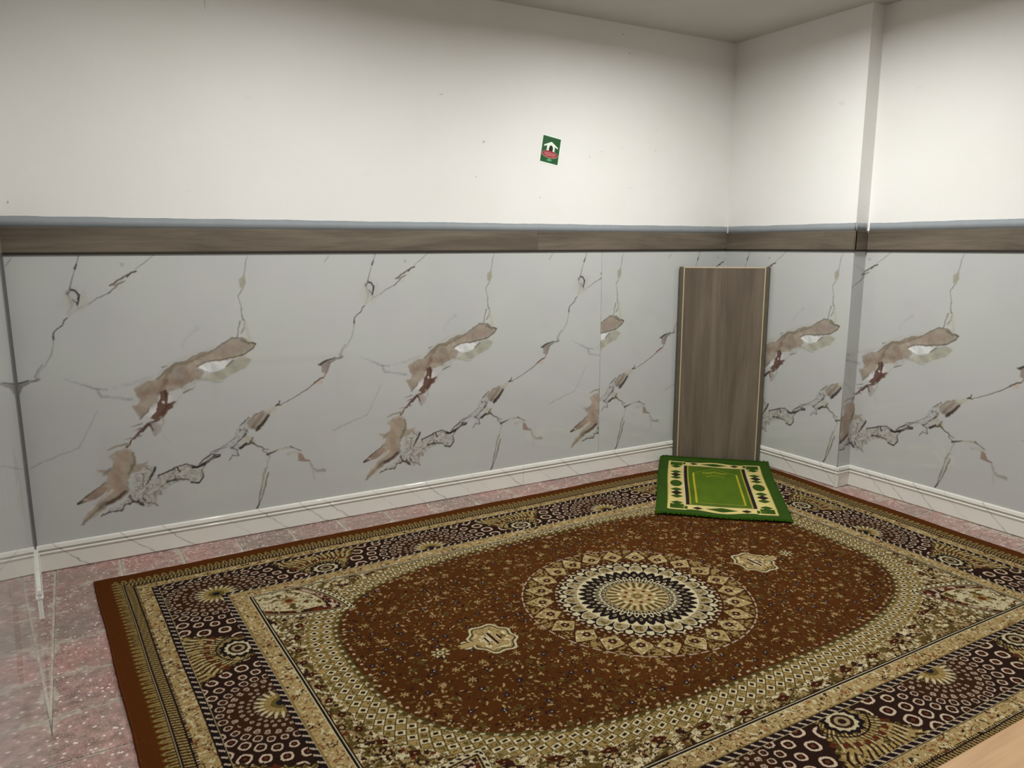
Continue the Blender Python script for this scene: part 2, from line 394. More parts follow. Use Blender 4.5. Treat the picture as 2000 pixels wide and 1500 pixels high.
# ------------------------------------------------------------------ marble print (one repeat of the sheet, in mm)
FEATS = [["p",[[-755,1210],[-722,1225],[-690,1209],[-667,1153],[-709,1131],[-742,1117],[-777,1157]],[150,146,136],0.45,25,10],["l",[[-794,840],[-737,816],[-688,788],[-637,780]],[128,130,132],0.7,[3,9],6,5],["l",[[-612,786],[-542,797],[-399,849]],[150,150,148],0.6,[10,6],10,5],["l",[[-680,787],[-664,750],[-609,741],[-544,727]],[128,128,130],0.6,[8,12],8,6],["l",[[-687,686],[-741,581],[-772,532],[-856,509],[-954,472]],[128,130,130],0.7,[3,5],4,5],["l",[[-248,1029],[-282,1010],[-310,980],[-319,945]],[140,140,145],0.5,[10,4],12,8],["l",[[-184,459],[-238,421]],[140,138,136],0.4,[4,4],8,5],["l",[[-529,776],[-472,816],[-424,833],[-376,879],[-299,908],[-187,936]],[150,150,140],0.5,[10,10],12,6],["l",[[-340,747],[-292,772],[-244,793],[-158,770]],[152,154,144],0.7,[12,6],8,6],["l",[[-385,669],[-335,732],[-280,763]],[140,140,125],0.6,[4,4],6,5],["p",[[-110,869],[-60,887],[-19,865],[-49,831],[-103,806],[-164,778],[-241,789],[-216,815],[-160,829],[-125,852]],[146,144,124],0.85,6,5],["p",[[3,942],[-54,975],[-110,976],[-145,955],[-188,925],[-256,912],[-300,887],[-356,877],[-397,849],[-435,810],[-483,800],[-529,776],[-528,748],[-511,722],[-519,702],[-545,694],[-526,660],[-518,634],[-485,662],[-483,680],[-446,704],[-431,738],[-379,751],[-336,758],[-305,780],[-257,794],[-235,824],[-264,848],[-218,874],[-164,877],[-109,880],[-49,894],[-12,920]],[138,125,107],0.92,7,6],["l",[[-333,840],[-289,815],[-337,783],[-401,799],[-449,758],[-500,749]],[122,98,82],0.6,[24,34],25,12],["l",[[-78,929],[-148,915],[-200,901]],[140,118,106],0.6,[30,20],18,8],["l",[[-351,870],[-301,873],[-250,897],[-199,915]],[104,92,66],0.7,[16,10],8,6],["l",[[-431,742],[-409,775],[-399,817],[-367,860]],[98,78,62],0.6,[18,12],14,8],["p",[[-260,848],[-219,870],[-110,871],[-132,845],[-188,820],[-235,832]],[188,190,188],0.95,3,4],["l",[[3,942],[-28,949],[-55,973],[-103,976],[-145,953],[-188,924]],[86,80,64],0.8,[5,4],3,3],["l",[[3,942],[-12,920],[-49,895],[-109,883],[-164,877],[-225,872],[-266,856]],[82,72,60],0.85,[7,4],2,3],["l",[[3,942],[-14,950]],[60,58,56],0.9,[9,4],2,2],["l",[[-135,845],[-103,872]],[82,78,62],0.9,[6,3],3,2],["l",[[-240,803],[-257,797],[-191,773],[-161,770]],[120,116,98],0.6,[4,3],3,4],["l",[[-188,924],[-256,910],[-297,887],[-356,877],[-388,848],[-435,810]],[104,97,76],0.75,[5,8],4,5],["l",[[-412,862],[-386,868]],[80,74,60],0.8,[5,2],3,2],["l",[[-331,736],[-310,748],[-287,753]],[90,88,72],0.8,[7,2],3,4],["p",[[-430,749],[-411,754],[-392,742],[-398,707],[-390,691],[-363,703],[-385,673],[-413,644],[-433,624],[-456,623],[-474,636],[-450,662],[-445,683],[-447,701],[-426,720]],[84,52,36],0.95,3,6],["l",[[-404,754],[-401,710]],[56,40,30],0.9,[8,8],5,5],["l",[[-396,696],[-411,668],[-439,639]],[76,44,30],0.8,[10,10],8,5],["p",[[-396,735],[-368,725],[-389,698],[-401,693]],[176,170,168],0.9,3,3],["p",[[-422,709],[-411,704],[-415,694],[-424,699]],[190,170,160],0.9,2,1],["p",[[-445,686],[-453,659],[-473,643],[-509,630],[-511,641],[-488,656],[-467,678]],[182,180,178],0.95,3,4],["l",[[-480,680],[-485,662],[-521,635]],[90,82,70],0.7,[7,4],4,4],["p",[[-478,622],[-450,616],[-445,593],[-457,566],[-475,579]],[150,142,138],0.9,4,4],["l",[[-433,635],[-422,609],[-437,582]],[128,126,114],0.6,[10,6],8,4],["l",[[-445,622],[-490,605],[-522,575],[-558,545],[-581,510]],[84,58,44],0.95,[14,9],3,6],["l",[[-512,612],[-557,602]],[100,94,78],0.8,[6,2],3,3],["l",[[-517,593],[-548,584]],[86,74,60],0.8,[7,2],3,3],["l",[[-523,558],[-589,549]],[104,96,80],0.7,[8,2],4,3],["l",[[-576,526],[-620,523],[-659,511]],[118,114,92],0.9,[12,3],5,4],["p",[[-477,613],[-441,605],[-435,566],[-465,548],[-478,579]],[146,136,132],0.85,5,5],["l",[[-486,609],[-469,576]],[74,56,46],0.9,[9,5],3,3],["l",[[-429,548],[-407,512]],[150,150,138],0.5,[10,6],10,4],["p",[[-625,498],[-568,504],[-552,465],[-557,436],[-522,427],[-499,437],[-518,405],[-545,392],[-580,388],[-594,355],[-591,312],[-605,289],[-628,275],[-671,264],[-724,221],[-759,197],[-798,184],[-758,239],[-714,279],[-670,315],[-691,335],[-698,357],[-668,374],[-676,396],[-709,425],[-653,422],[-639,454],[-656,481]],[138,125,107],0.92,8,9],["l",[[-591,486],[-614,442],[-638,370],[-635,318]],[146,120,102],0.7,[22,30],22,10],["l",[[-560,487],[-557,436],[-585,392]],[94,86,68],0.7,[8,14],8,8],["l",[[-658,423],[-684,397]],[112,104,84],0.6,[14,10],8,6],["l",[[-605,306],[-640,281],[-680,266]],[66,46,38],0.9,[12,18],10,6],["l",[[-689,267],[-732,235],[-785,188]],[104,94,76],0.8,[14,4],5,5],["l",[[-656,321],[-696,289],[-758,243]],[168,158,146],0.7,[10,5],6,4],["p",[[-794,286],[-755,318],[-694,348],[-669,336],[-696,310],[-722,293],[-769,287]],[134,112,94],0.95,3,4],["l",[[-794,285],[-755,316],[-712,342],[-677,362]],[76,62,50],0.9,[8,3],2,4],["l",[[-794,285],[-764,290]],[50,40,34],0.9,[10,4],2,3],["p",[[-756,302],[-764,295],[-773,300]],[180,170,160],0.8,2,1],["r",[[-536,390],[-513,417],[-477,413],[-474,382],[-497,334],[-460,364],[-424,376],[-387,393],[-336,400],[-308,375],[-271,348],[-271,321],[-295,298],[-328,307],[-365,325],[-416,314],[-435,291],[-472,261],[-482,219],[-514,220],[-549,238],[-584,252],[-611,243],[-633,225],[-673,226],[-712,207],[-672,239],[-610,260],[-592,287],[-565,317],[-581,371]],[156,152,144],0.85,5,9],["l",[[-572,374],[-577,332],[-583,298]],[160,164,158],0.8,[22,18],12,6],["l",[[-712,211],[-672,230],[-629,222],[-611,243],[-580,255],[-558,256],[-540,232]],[56,50,44],0.9,[5,10],2,9],["l",[[-583,277],[-592,287],[-575,255]],[60,52,48],0.8,[8,6],3,6],["l",[[-475,400],[-492,368],[-515,328]],[44,42,40],0.95,[9,5],2,8],["l",[[-509,413],[-491,385],[-497,360]],[60,56,52],0.8,[4,4],2,8],["l",[[-536,386],[-519,363],[-537,339],[-521,303],[-539,267],[-509,236],[-482,224]],[70,60,56],0.8,[4,6],2,12],["l",[[-425,329],[-457,303],[-490,281],[-477,258]],[84,76,72],0.8,[4,4],2,10],["l",[[-465,362],[-424,376],[-382,390],[-373,370]],[40,40,38],0.95,[8,6],2,6],["l",[[-434,330],[-393,333],[-356,333],[-337,317]],[52,52,50],0.9,[9,4],2,9],["l",[[-373,394],[-340,400],[-313,386],[-289,377]],[46,46,44],0.9,[6,4],2,5],["l",[[-317,378],[-289,379],[-261,391],[-232,409],[-196,422]],[32,32,30],0.97,[10,16],3,4],["l",[[-289,390],[-260,413],[-231,431],[-212,424]],[60,56,52],0.9,[6,7],2,4],["l",[[-256,399],[-227,413]],[128,110,94],0.8,[6,6],3,2],["l",[[-261,386],[-280,358],[-269,326],[-295,300],[-328,307]],[44,44,42],0.95,[4,7],2,4],["l",[[-222,430],[-193,449],[-154,457]],[120,112,104],0.8,[8,5],4,5],["l",[[-280,363],[-247,393],[-211,417],[-168,442]],[140,138,134],0.6,[3,3],3,6],["s",[[-156,464],[-121,513],[-90,558],[-55,596],[-46,572],[-56,531],[-80,481],[-100,445],[-112,428],[-134,412],[-140,439]],[130,128,124],0.5,4,6],["l",[[-136,446],[-112,435],[-108,408],[-134,415],[-153,390]],[84,80,76],0.9,[5,5],2,7],["l",[[-139,447],[-109,473],[-79,500],[-56,531]],[70,66,64],0.9,[6,5],2,10],["l",[[-230,440],[-195,454],[-148,471],[-115,500]],[96,92,90],0.85,[6,3],2,9],["l",[[-94,555],[-75,571],[-53,584]],[60,58,56],0.85,[4,7],2,9],["l",[[-95,528],[-77,537],[-57,516]],[74,70,68],0.8,[3,4],2,9],["l",[[-66,486],[-38,471],[-60,467]],[156,152,132],0.8,[24,20],10,6],["l",[[-97,441],[-67,464]],[62,58,48],0.95,[14,8],3,4],["p",[[-61,562],[-23,603],[32,616],[57,606],[41,581],[17,545],[-13,522],[-49,534]],[134,124,110],0.92,6,5],["l",[[43,588],[18,556],[-15,524]],[48,40,34],0.95,[12,14],8,4],["l",[[13,595],[-11,564],[-34,536]],[100,84,74],0.6,[14,18],10,5],["l",[[-38,586],[-5,605],[36,614]],[96,92,78],0.8,[3,4],2,4],["p",[[21,610],[59,629],[85,633],[91,617],[57,598]],[162,160,144],0.85,5,3],["l",[[81,632],[96,638],[102,655]],[52,50,44],0.95,[9,5],2,2],["l",[[88,635],[107,633]],[52,50,44],0.95,[10,5],2,2],["l",[[107,635],[164,660],[243,702],[282,730]],[82,66,58],0.9,[3,5],1.5,2],["l",[[275,727],[299,744],[322,752]],[80,56,42],0.95,[8,7],2,3],["p",[[282,730],[310,747],[313,723],[290,718]],[172,150,134],0.7,4,3],["l",[[322,752],[343,779]],[120,96,84],0.9,[5,8],3,3],["p",[[316,824],[342,838],[361,821],[349,787],[339,772],[312,778]],[120,108,100],0.9,4,4],["l",[[310,817],[326,831],[354,837],[386,848]],[44,42,38],0.92,[12,5],3,4],["l",[[302,818],[317,813]],[70,70,66],0.8,[10,4],4,3],["l",[[353,825],[389,838],[425,849]],[104,102,90],0.85,[12,10],4,5],["l",[[421,848],[410,860],[423,887],[440,909]],[112,112,108],0.8,[8,4],4,4],["l",[[-890,847],[-885,878],[-856,908],[-838,942]],[130,130,130],0.7,[5,5],5,4],["l",[[-838,942],[-823,980],[-819,1019]],[134,134,124],0.8,[5,7],4,4],["l",[[-821,1017],[-816,1038],[-801,1057]],[70,64,56],0.9,[8,4],2,4],["l",[[-801,1057],[-781,1072],[-772,1091],[-759,1100]],[64,60,54],0.95,[6,5],2,4],["l",[[-759,1100],[-738,1121],[-709,1143],[-671,1159]],[132,134,126],0.7,[4,3],5,4],["l",[[-751,1117],[-741,1156],[-748,1187],[-755,1203]],[138,136,128],0.7,[14,8],9,6],["l",[[-675,1157],[-641,1180],[-594,1202]],[98,98,94],0.9,[3,5],2,2],["l",[[-594,1202],[-568,1225],[-555,1237],[-529,1252]],[92,80,68],0.9,[6,4],2,4],["l",[[-589,1232],[-559,1253],[-529,1272],[-507,1283]],[86,72,60],0.95,[7,6],2,4],["l",[[-572,1233],[-538,1252]],[110,94,84],0.7,[9,3],4,3],["l",[[-520,1268],[-503,1287],[-483,1293]],[76,68,58],0.95,[8,8],2,3],["l",[[-556,1221],[-504,1252],[-460,1275]],[164,164,150],0.7,[10,5],6,4],["l",[[-485,1303],[-450,1326],[-405,1362]],[120,120,114],0.9,[3,3],2,2],["l",[[-739,1221],[-727,1264],[-713,1306]],[88,86,82],0.9,[5,2],2,3],["l",[[-714,1306],[-706,1329]],[56,54,50],0.95,[8,5],2,2],["l",[[-706,1329],[-695,1363]],[86,84,80],0.9,[4,3],2,2],["l",[[-741,1221],[-722,1217],[-708,1197],[-712,1178]],[38,38,34],0.97,[6,10],2,3],["l",[[-709,1182],[-719,1155]],[36,36,34],0.97,[6,7],2,2],["l",[[-736,1179],[-718,1161]],[50,48,44],0.9,[3,6],2,3],["l",[[-739,1221],[-751,1202]],[100,98,94],0.85,[6,12],6,3],["l",[[-721,1151],[-713,1135]],[128,128,120],0.7,[5,4],4,3],["l",[[374,1353],[353,1322]],[128,128,124],0.8,[3,6],3,3],["p",[[-544,1327],[-527,1327],[-532,1315],[-542,1315]],[140,146,144],0.7,6,3],["l",[[-6,1355],[-19,1330],[-26,1284],[-34,1259]],[116,114,100],0.9,[3,5],2,3],["p",[[-55,1247],[-43,1255],[-29,1272],[-23,1234],[-36,1200],[-51,1213]],[134,132,112],0.92,4,3],["l",[[-41,1201],[-61,1172],[-59,1142],[-49,1108]],[110,108,100],0.9,[4,3],2,3],["l",[[-52,1108],[-47,1057]],[112,108,92],0.9,[5,7],2,4],["l",[[-62,1051],[-69,1019],[-84,969]],[112,110,104],0.9,[7,6],3,6],["l",[[-42,1057],[-45,1014],[-60,998]],[116,112,98],0.85,[5,6],3,5],["l",[[-38,1048],[-33,1005],[-26,962]],[156,154,138],0.8,[10,14],8,5],["l",[[-60,963],[-26,944]],[96,92,74],0.8,[8,8],5,4],["l",[[-49,468],[-39,459],[-11,439],[10,427],[32,416]],[80,78,60],0.92,[10,4],2,4],["l",[[10,429],[6,418],[27,399]],[96,94,72],0.85,[4,5],2,4],["l",[[-37,489],[-49,464]],[92,86,72],0.8,[6,6],4,5],["l",[[-97,442],[-79,452],[-53,460]],[58,54,44],0.95,[12,8],3,4],["l",[[27,393],[46,399],[83,411]],[66,62,60],0.92,[12,4],3,3],["l",[[83,411],[114,415],[140,415]],[136,134,116],0.8,[6,6],6,4],["l",[[140,419],[163,406],[191,392]],[84,78,66],0.9,[6,4],3,4],["l",[[127,381],[158,389],[184,381]],[144,142,126],0.6,[14,10],10,5],["p",[[177,382],[192,376],[206,346],[236,332],[228,325],[174,339]],[124,102,86],0.9,4,5],["l",[[232,322],[249,287],[268,272],[308,270]],[134,132,116],0.8,[6,14],6,6],["l",[[245,280],[251,230]],[140,138,124],0.5,[10,6],8,5],["l",[[37,386],[28,352],[23,329]],[126,124,122],0.7,[6,5],6,4],["l",[[16,327],[3,293],[-3,259],[-21,203],[-33,133]],[98,94,76],0.85,[6,4],2,4],["l",[[27,301],[18,275],[9,237],[-15,178],[-36,132]],[84,80,64],0.92,[6,4],2,4],["l",[[12,323],[1,262],[-10,201]],[140,138,120],0.5,[16,14],8,4],["l",[[-28,148],[-38,130]],[66,62,52],0.9,[6,9],3,3]]
PU, PV, PR = 1310, 1390, 2.5
GAIN = 1.34
gu = np.arange(0, PU, PR, dtype=np.float32); gv = np.arange(0, PV, PR, dtype=np.float32)
GU, GV = np.meshgrid(gu, gv, indexing='ij')
tau = 2 * math.pi / PU


def pnoise(u, v, cells, seed, o=3):       # noise periodic in u
    t = 0; a = 0.5; n = 0
    for k in range(o):
        c = cells * 2 ** k
        x = (u / PU * c) % c; y = v / PU * c
        ix = np.floor(x); iy = np.floor(y); fx = x - ix; fy = y - iy
        fx = fx * fx * (3 - 2 * fx); fy = fy * fy * (3 - 2 * fy)
        i2 = (ix + 1) % c
        A = hash2(ix, iy, seed + k); B = hash2(i2, iy, seed + k); D = hash2(ix, iy + 1, seed + k); E = hash2(i2, iy + 1, seed + k)
        t = t + a * ((A + (B - A) * fx) * (1 - fy) + (D + (E - D) * fx) * fy); n += a; a *= 0.5
    return (t / n - 0.5).astype(np.float32)


n1 = pnoise(GU, GV, 80, 3, 4); n2 = pnoise(GU, GV, 80, 33, 4)
nb = pnoise(GU, GV, 6, 55, 4)
nb2 = pnoise(GU, GV, 22, 57, 3)
streak = pnoise(GU + GV * 0.7, GV * 0.25 - GU * 0.15, 30, 71, 3)
TILE = np.empty(GU.shape + (3,), dtype=np.float32)
base_l = s2l((161, 162, 160))
TILE[:] = base_l
TILE *= (1 + 0.07 * nb)[..., None]
hf = pnoise(GU, GV, 130, 91, 2)
hf2 = pnoise(GU, GV, 70, 99, 3); hf3 = pnoise(GU, GV, 100, 121, 3)
TILE *= (1 + 0.05 * nb[..., None] * np.array([-0.5, 0.6, -0.9]) + 0.02 * pnoise(GU, GV, 12, 131, 3)[..., None])


def seg_lines(px, py, pts, w0, w1):
    P = np.asarray(pts, dtype=np.float32)
    ln = np.hypot(*(P[1:] - P[:-1]).T); tot = ln.sum() + 1e-6; acc = 0.0
    best = np.full(px.shape, 1e9, dtype=np.float32)
    for i in range(len(P) - 1):
        d = P[i + 1] - P[i]; l2 = float(d @ d) + 1e-6
        t = np.clip(((px - P[i, 0]) * d[0] + (py - P[i, 1]) * d[1]) / l2, 0, 1)
        D = np.hypot(px - P[i, 0] - t * d[0], py - P[i, 1] - t * d[1])
        s = (acc + t * ln[i]) / tot
        best = np.minimum(best, D - 0.5 * (w0 + (w1 - w0) * s))
        acc += ln[i]
    return best


def poly_sdf(px, py, pts):
    D = seg_lines(px, py, list(pts) + [pts[0]], 0, 0)
    ins = np.zeros(px.shape, dtype=bool)
    n = len(pts)
    for i in range(n):
        x0, y0 = pts[i]; x1, y1 = pts[(i + 1) % n]
        if y0 == y1: continue
        c = ((y0 > py) != (y1 > py)) & (px < (x1 - x0) * (py - y0) / (y1 - y0) + x0)
        ins ^= c
    return np.where(ins, -D, D)


for F in FEATS:
    kind, pts, colr, al, wid, soft, = F[0], F[1], F[2], F[3], F[4], F[5]
    wp = F[6] if len(F) > 6 else soft
    if kind in 'prs': feather, warp = wid, soft
    else: feather, warp = soft, wp
    us = [p[0] for p in pts]; vs_ = [p[1] for p in pts]
    pad = 45 + (max(wid) if kind == 'l' else 0)
    for sh in (0, PU, -PU):
        a0 = int((min(us) + sh - pad) / PR); a1 = int((max(us) + sh + pad) / PR) + 1
        b0 = int((min(vs_) - pad) / PR); b1 = int((max(vs_) + pad) / PR) + 1
        a0c, a1c, b0c, b1c = max(a0, 0), min(a1, len(gu)), max(b0, 0), min(b1, len(gv))
        if a1c <= a0c or b1c <= b0c: continue
        sl = (slice(a0c, a1c), slice(b0c, b1c))
        wx = GU[sl] + n1[sl] * warp * 2.2; wy = GV[sl] + n2[sl] * warp * 2.2
        q = [(p[0] + sh, p[1]) for p in pts]
        if kind == 'l': D = seg_lines(wx, wy, q, wid[0], wid[1])
        else: D = poly_sdf(wx, wy, q)
        f_ = max(feather, 2.0)
        A = al * (1 - smooth(-f_ * 0.5, f_ * 0.7, D))
        lc = s2l(colr); lc = lc * 0.78 + lc.mean() * 0.22
        c = np.empty(A.shape + (3,), dtype=np.float32); c[:] = lc
        if kind in 'pl':
            c *= (1 + 0.55 * streak[sl] + 0.3 * n1[sl] + 0.25 * nb2[sl])[..., None]
        if kind in 'rs':
            rid = np.minimum(np.abs(hf2[sl] + 0.25 * hf[sl]), np.abs(hf3[sl]) * 1.3)
            m_ = 1 - smooth(0.008, 0.05, rid)
            c = c * (1 + 0.5 * hf[sl])[..., None] * (1 - 0.68 * m_)[..., None]
            if kind == 's': A = A * (0.25 + 0.75 * m_)
        TILE[sl] = TILE[sl] * (1 - A[..., None]) + c * A[..., None]
TILE *= GAIN


def marble_at(u, v):          # metres
    x = (np.asarray(u) * 1000.0 % PU) / PR; y = np.clip(np.asarray(v) * 1000.0 / PR, 0, len(gv) - 1.001)
    ix = np.floor(x).astype(int); iy = np.floor(y).astype(int); fx = (x - ix)[..., None]; fy = (y - iy)[..., None]
    i2 = (ix + 1) % len(gu); ix %= len(gu); iy2 = iy + 1
    return (TILE[ix, iy] * (1 - fx) + TILE[i2, iy] * fx) * (1 - fy) + (TILE[ix, iy2] * (1 - fx) + TILE[i2, iy2] * fx) * fy


def marble_panel(parent, org, du, z0, z1, length, u0, nrm, cell=0.003, blk=8, thick=0.005):
    """front face as a grid that is fine only where the print has detail, plus the four edges"""
    org = np.array(org, dtype=np.float64); du = np.array(du, dtype=np.float64); nrm = np.array(nrm, dtype=np.float64)
    nb_u = max(1, int(round(length / (cell * blk)))); nb_v = max(1, int(round((z1 - z0) / (cell * blk))))
    nu, nv = nb_u * blk, nb_v * blk
    s = np.linspace(0, length, nu + 1); t = np.linspace(z0, z1, nv + 1)
    SS, TT = np.meshgrid(s, t, indexing='ij')
    col = marble_at(SS + u0, TT)
    co = org[None, None] + SS[..., None] * du + nrm * thick; co = co + 0.0; co[..., 2] = TT
    lum = col.sum(-1)
    # block range
    mx = np.full((nb_u, nb_v), -9.0); mn = np.full((nb_u, nb_v), 9.0)
    for i in range(blk + 1):
        for j in range(blk + 1):
            q = lum[i:i + nu - blk + 1:blk, j:j + nv - blk + 1:blk]
            mx = np.maximum(mx, q); mn = np.minimum(mn, q)
    fine = (mx - mn) > 0.06
    idx = np.arange((nu + 1) * (nv + 1)).reshape(nu + 1, nv + 1)
    bi, bj = np.nonzero(~fine)
    a, b = bi * blk, bj * blk
    qc = np.stack([idx[a, b], idx[a + blk, b], idx[a + blk, b + blk], idx[a, b + blk]], 1)
    fm = np.repeat(np.repeat(fine, blk, 0), blk, 1)
    ci, cj = np.nonzero(fm)
    qf = np.stack([idx[ci, cj], idx[ci + 1, cj], idx[ci + 1, cj + 1], idx[ci, cj + 1]], 1)
    Q = np.concatenate([qc, qf])
    co = co.reshape(-1, 3); col = col.reshape(-1, 3)
    used = np.unique(Q); mp = np.zeros(len(co), dtype=np.int64); mp[used] = np.arange(len(used))
    Q = mp[Q]; co = co[used]; col = col[used]
    # edges back to the wall
    cs = [np.array([org[0], org[1], z]) + du * l for l, z in ((0, z0), (length, z0), (length, z1), (0, z1))]
    k = len(co)
    fr = [c_ + nrm * thick for c_ in cs]
    ex = np.array(fr + cs); co = np.concatenate([co, ex]); col = np.concatenate([col, np.tile(base_l * GAIN * 0.8, (8, 1))])
    Q = np.concatenate([Q, np.array([[k, k + 4, k + 5, k + 1], [k + 1, k + 5, k + 6, k + 2], [k + 2, k + 6, k + 7, k + 3], [k + 3, k + 7, k + 4, k]])])
    me = mesh_np('marble_panel', co, Q, col)
    return obj_me('marble_panel', me, MARBLE, parent)


Z0, Z1 = HB - 0.02, S1 + 0.01
SEAM = -1.0233
marble_panel(wall_back, (LX, 0, 0), (1, 0, 0), Z0, Z1, SEAM - 0.0008 - LX, LX + 1.75, (0, -1, 0))
marble_panel(wall_back, (SEAM + 0.0008, 0, 0), (1, 0, 0), Z0, Z1, -SEAM - 0.001, SEAM + 0.852, (0, -1, 0))
marble_panel(wall_right, (0, -0.005, 0), (0, -1, 0), Z0, Z1, -Y1 - 0.005, 0.005 - 0.906, (-1, 0, 0))
marble_panel(wall_right, (-0.005, Y1, 0), (1, 0, 0), Z0, Z1, W, 0.9626 - 1.527 - W, (0, -1, 0))
marble_panel(wall_right, (W, Y1 - 0.005, 0), (0, -1, 0), Z0, Z1, 2.44, 0.9676 - 1.527, (-1, 0, 0))
marble_panel(wall_right, (W, Y1 - 0.005 - 2.442, 0), (0, -1, 0), Z0, Z1, 1.75, 0.3, (-1, 0, 0), cell=0.006)
for k in range(2):
    o0 = Vector((LX, 0, 0)) + lw_d * (0.006 + k * 2.6)
    marble_panel(wall_left, o0, lw_d, 0.002, Z1, 2.598, 0.72 + k * 0.4, lw_n, cell=0.006)

# ------------------------------------------------------------------ skirting
PROF = [(0.0, 0.0), (0.013, 0.0), (0.013, 0.64), (0.0175, 0.68), (0.0175, 0.735), (0.007, 0.755), (0.007, 0.80), (0.016, 0.825), (0.0125, 0.97), (0.009, 1.0), (0.0, 1.0)]


def skirt(parent, org, du, nrm, length, seed):
    org = np.array(org, float); du = np.array(du, float); nrm = np.array(nrm, float)
    # profile points, the flat face subdivided so the veins can cross it
    pr = []
    for (d0, h0), (d1, h1) in zip(PROF[:-1], PROF[1:]):
        n = max(1, int(round(math.hypot((d1 - d0), (h1 - h0) * HB) / 0.004)))
        for k in range(n): pr.append((d0 + (d1 - d0) * k / n, h0 + (h1 - h0) * k / n))
    pr.append(PROF[-1]); pr = np.array(pr)
    n = max(2, int(length / 0.0035)); s = np.linspace(0, length, n + 1)
    SS, II = np.meshgrid(s, np.arange(len(pr)), indexing='ij')
    D = pr[II, 0]; H = pr[II, 1] * HB
    co = org + SS[..., None] * du + D[..., None] * nrm; co[..., 2] += H * (1 - 0.0022 / HB) + 0.0022
    col = np.empty(co.shape, dtype=np.float32); col[:] = s2l((218, 216, 207))
    col *= (1 + 0.06 * fbm(SS * 9, H * 20 + seed, seed, 3))[..., None]
    rr = random.Random(seed); x = rr.uniform(0.02, 0.12)
    wob = fbm(SS * 30, H * 50, seed + 5, 3) * 0.02
    q = 1 - pr[II, 1]
    while x < length + 0.1:
        strong = rr.random() < 0.62
        wdt = 0.0026 if strong else 0.0016; a = 0.85 if strong else 0.4
        dist = np.abs(SS + wob - (x + 0.115 * q + 0.02 * q * q))
        A = a * (1 - smooth(wdt * 0.5, wdt * 1.6, dist)) * (0.55 + 0.6 * np.clip(fbm(SS * 20, H * 30, seed + 9, 2) + 0.5, 0, 1))
        c = s2l((96, 98, 98))
        if strong: A = A * (0.6 + 0.4 * q)
        col = col * (1 - A[..., None]) + c * A[..., None]
        x += rr.choice((0.12, 0.17, 0.20, 0.27))
    idx = np.arange((n + 1) * len(pr)).reshape(n + 1, len(pr))
    Q = np.stack([idx[:-1, :-1], idx[1:, :-1], idx[1:, 1:], idx[:-1, 1:]], -1).reshape(-1, 4)
    # end caps
    k = (n + 1) * len(pr); np_ = len(pr)
    co = co.reshape(-1, 3); col = col.reshape(-1, 3)
    back = np.array([org + du * s_ + np.array([0, 0, h_ * HB * (1 - 0.0022 / HB) + 0.0022]) for s_ in (0, length) for h_ in pr[:, 1]])
    co = np.concatenate([co, back]); col = np.concatenate([col, np.tile(s2l((200, 198, 190)), (len(back), 1))])
    caps = []
    for j in range(np_ - 1):
        caps.append((idx[0, j], idx[0, j + 1], k + j + 1, k + j)); caps.append((idx[n, j], k + np_ + j, k + np_ + j + 1, idx[n, j + 1]))
    Q = np.concatenate([Q, np.array(caps)])
    me = mesh_np('skirting_length', co, Q, col)
    return obj_me('skirting_length', me, SKIRT, parent)


bb = empty('baseboard_back'); br = empty('baseboard_right'); bl = empty('baseboard_left')
tag(bb, 'white marble-look moulded skirting along the long back wall', 'baseboard', kind='structure')
tag(br, 'white marble-look moulded skirting around the column and right wall', 'baseboard', kind='structure')
tag(bl, 'short white moulded skirting piece at the corner end of the left wall', 'baseboard', kind='structure')
skirt(bb, (LX, 0, 0), (1, 0, 0), (0, -1, 0), 2.46, 11)
skirt(bb, (LX + 2.461, 0, 0), (1, 0, 0), (0, -1, 0), -LX - 2.461, 12)
skirt(br, (0, 0, 0), (0, -1, 0), (-1, 0, 0), -Y1 + 0.0165, 13)
skirt(br, (-0.0165, Y1, 0), (1, 0, 0), (0, -1, 0), W + 0.0165, 14)
skirt(br, (W, Y1, 0), (0, -1, 0), (-1, 0, 0), 2.44, 15)
skirt(br, (W, Y1 - 2.441, 0), (0, -1, 0), (-1, 0, 0), 1.75, 16)
skirt(bl, Vector((LX, 0, 0)) + lw_d * 0.012, lw_d, lw_n, 0.5, 17)

# grey metal angle sealing the corner between the left and the back panels
ct = empty('trim_3'); tag(ct, 'thin dark grey metal corner strip between back and left marble panels', 'trim', kind='structure')
bm = bmesh.new(); box(bm, LX + 0.004, LX + 0.013, -0.0085, -0.004, HB, S1, 0.0008); o = obj('angle_leg', bm, METAL, ct)
M = Matrix(((lw_d.x, lw_n.x, 0, LX), (lw_d.y, lw_n.y, 0, 0), (0, 0, 1, 0), (0, 0, 0, 1)))
bm = bmesh.new(); box(bm, 0.006, 0.05, 0.005, 0.0085, HB, S1, 0.0008); o = obj('angle_leg', bm, METAL, ct); o.matrix_local = M

# ------------------------------------------------------------------ wooden band and the grey painted strip above it
band = empty('trim_1'); tag(band, 'grey-brown wood-grain band running round the walls above the marble panels', 'trim', kind='structure')
strip = empty('trim_2'); tag(strip, 'narrow grey-blue painted strip between wooden band and white wall', 'trim', kind='structure')


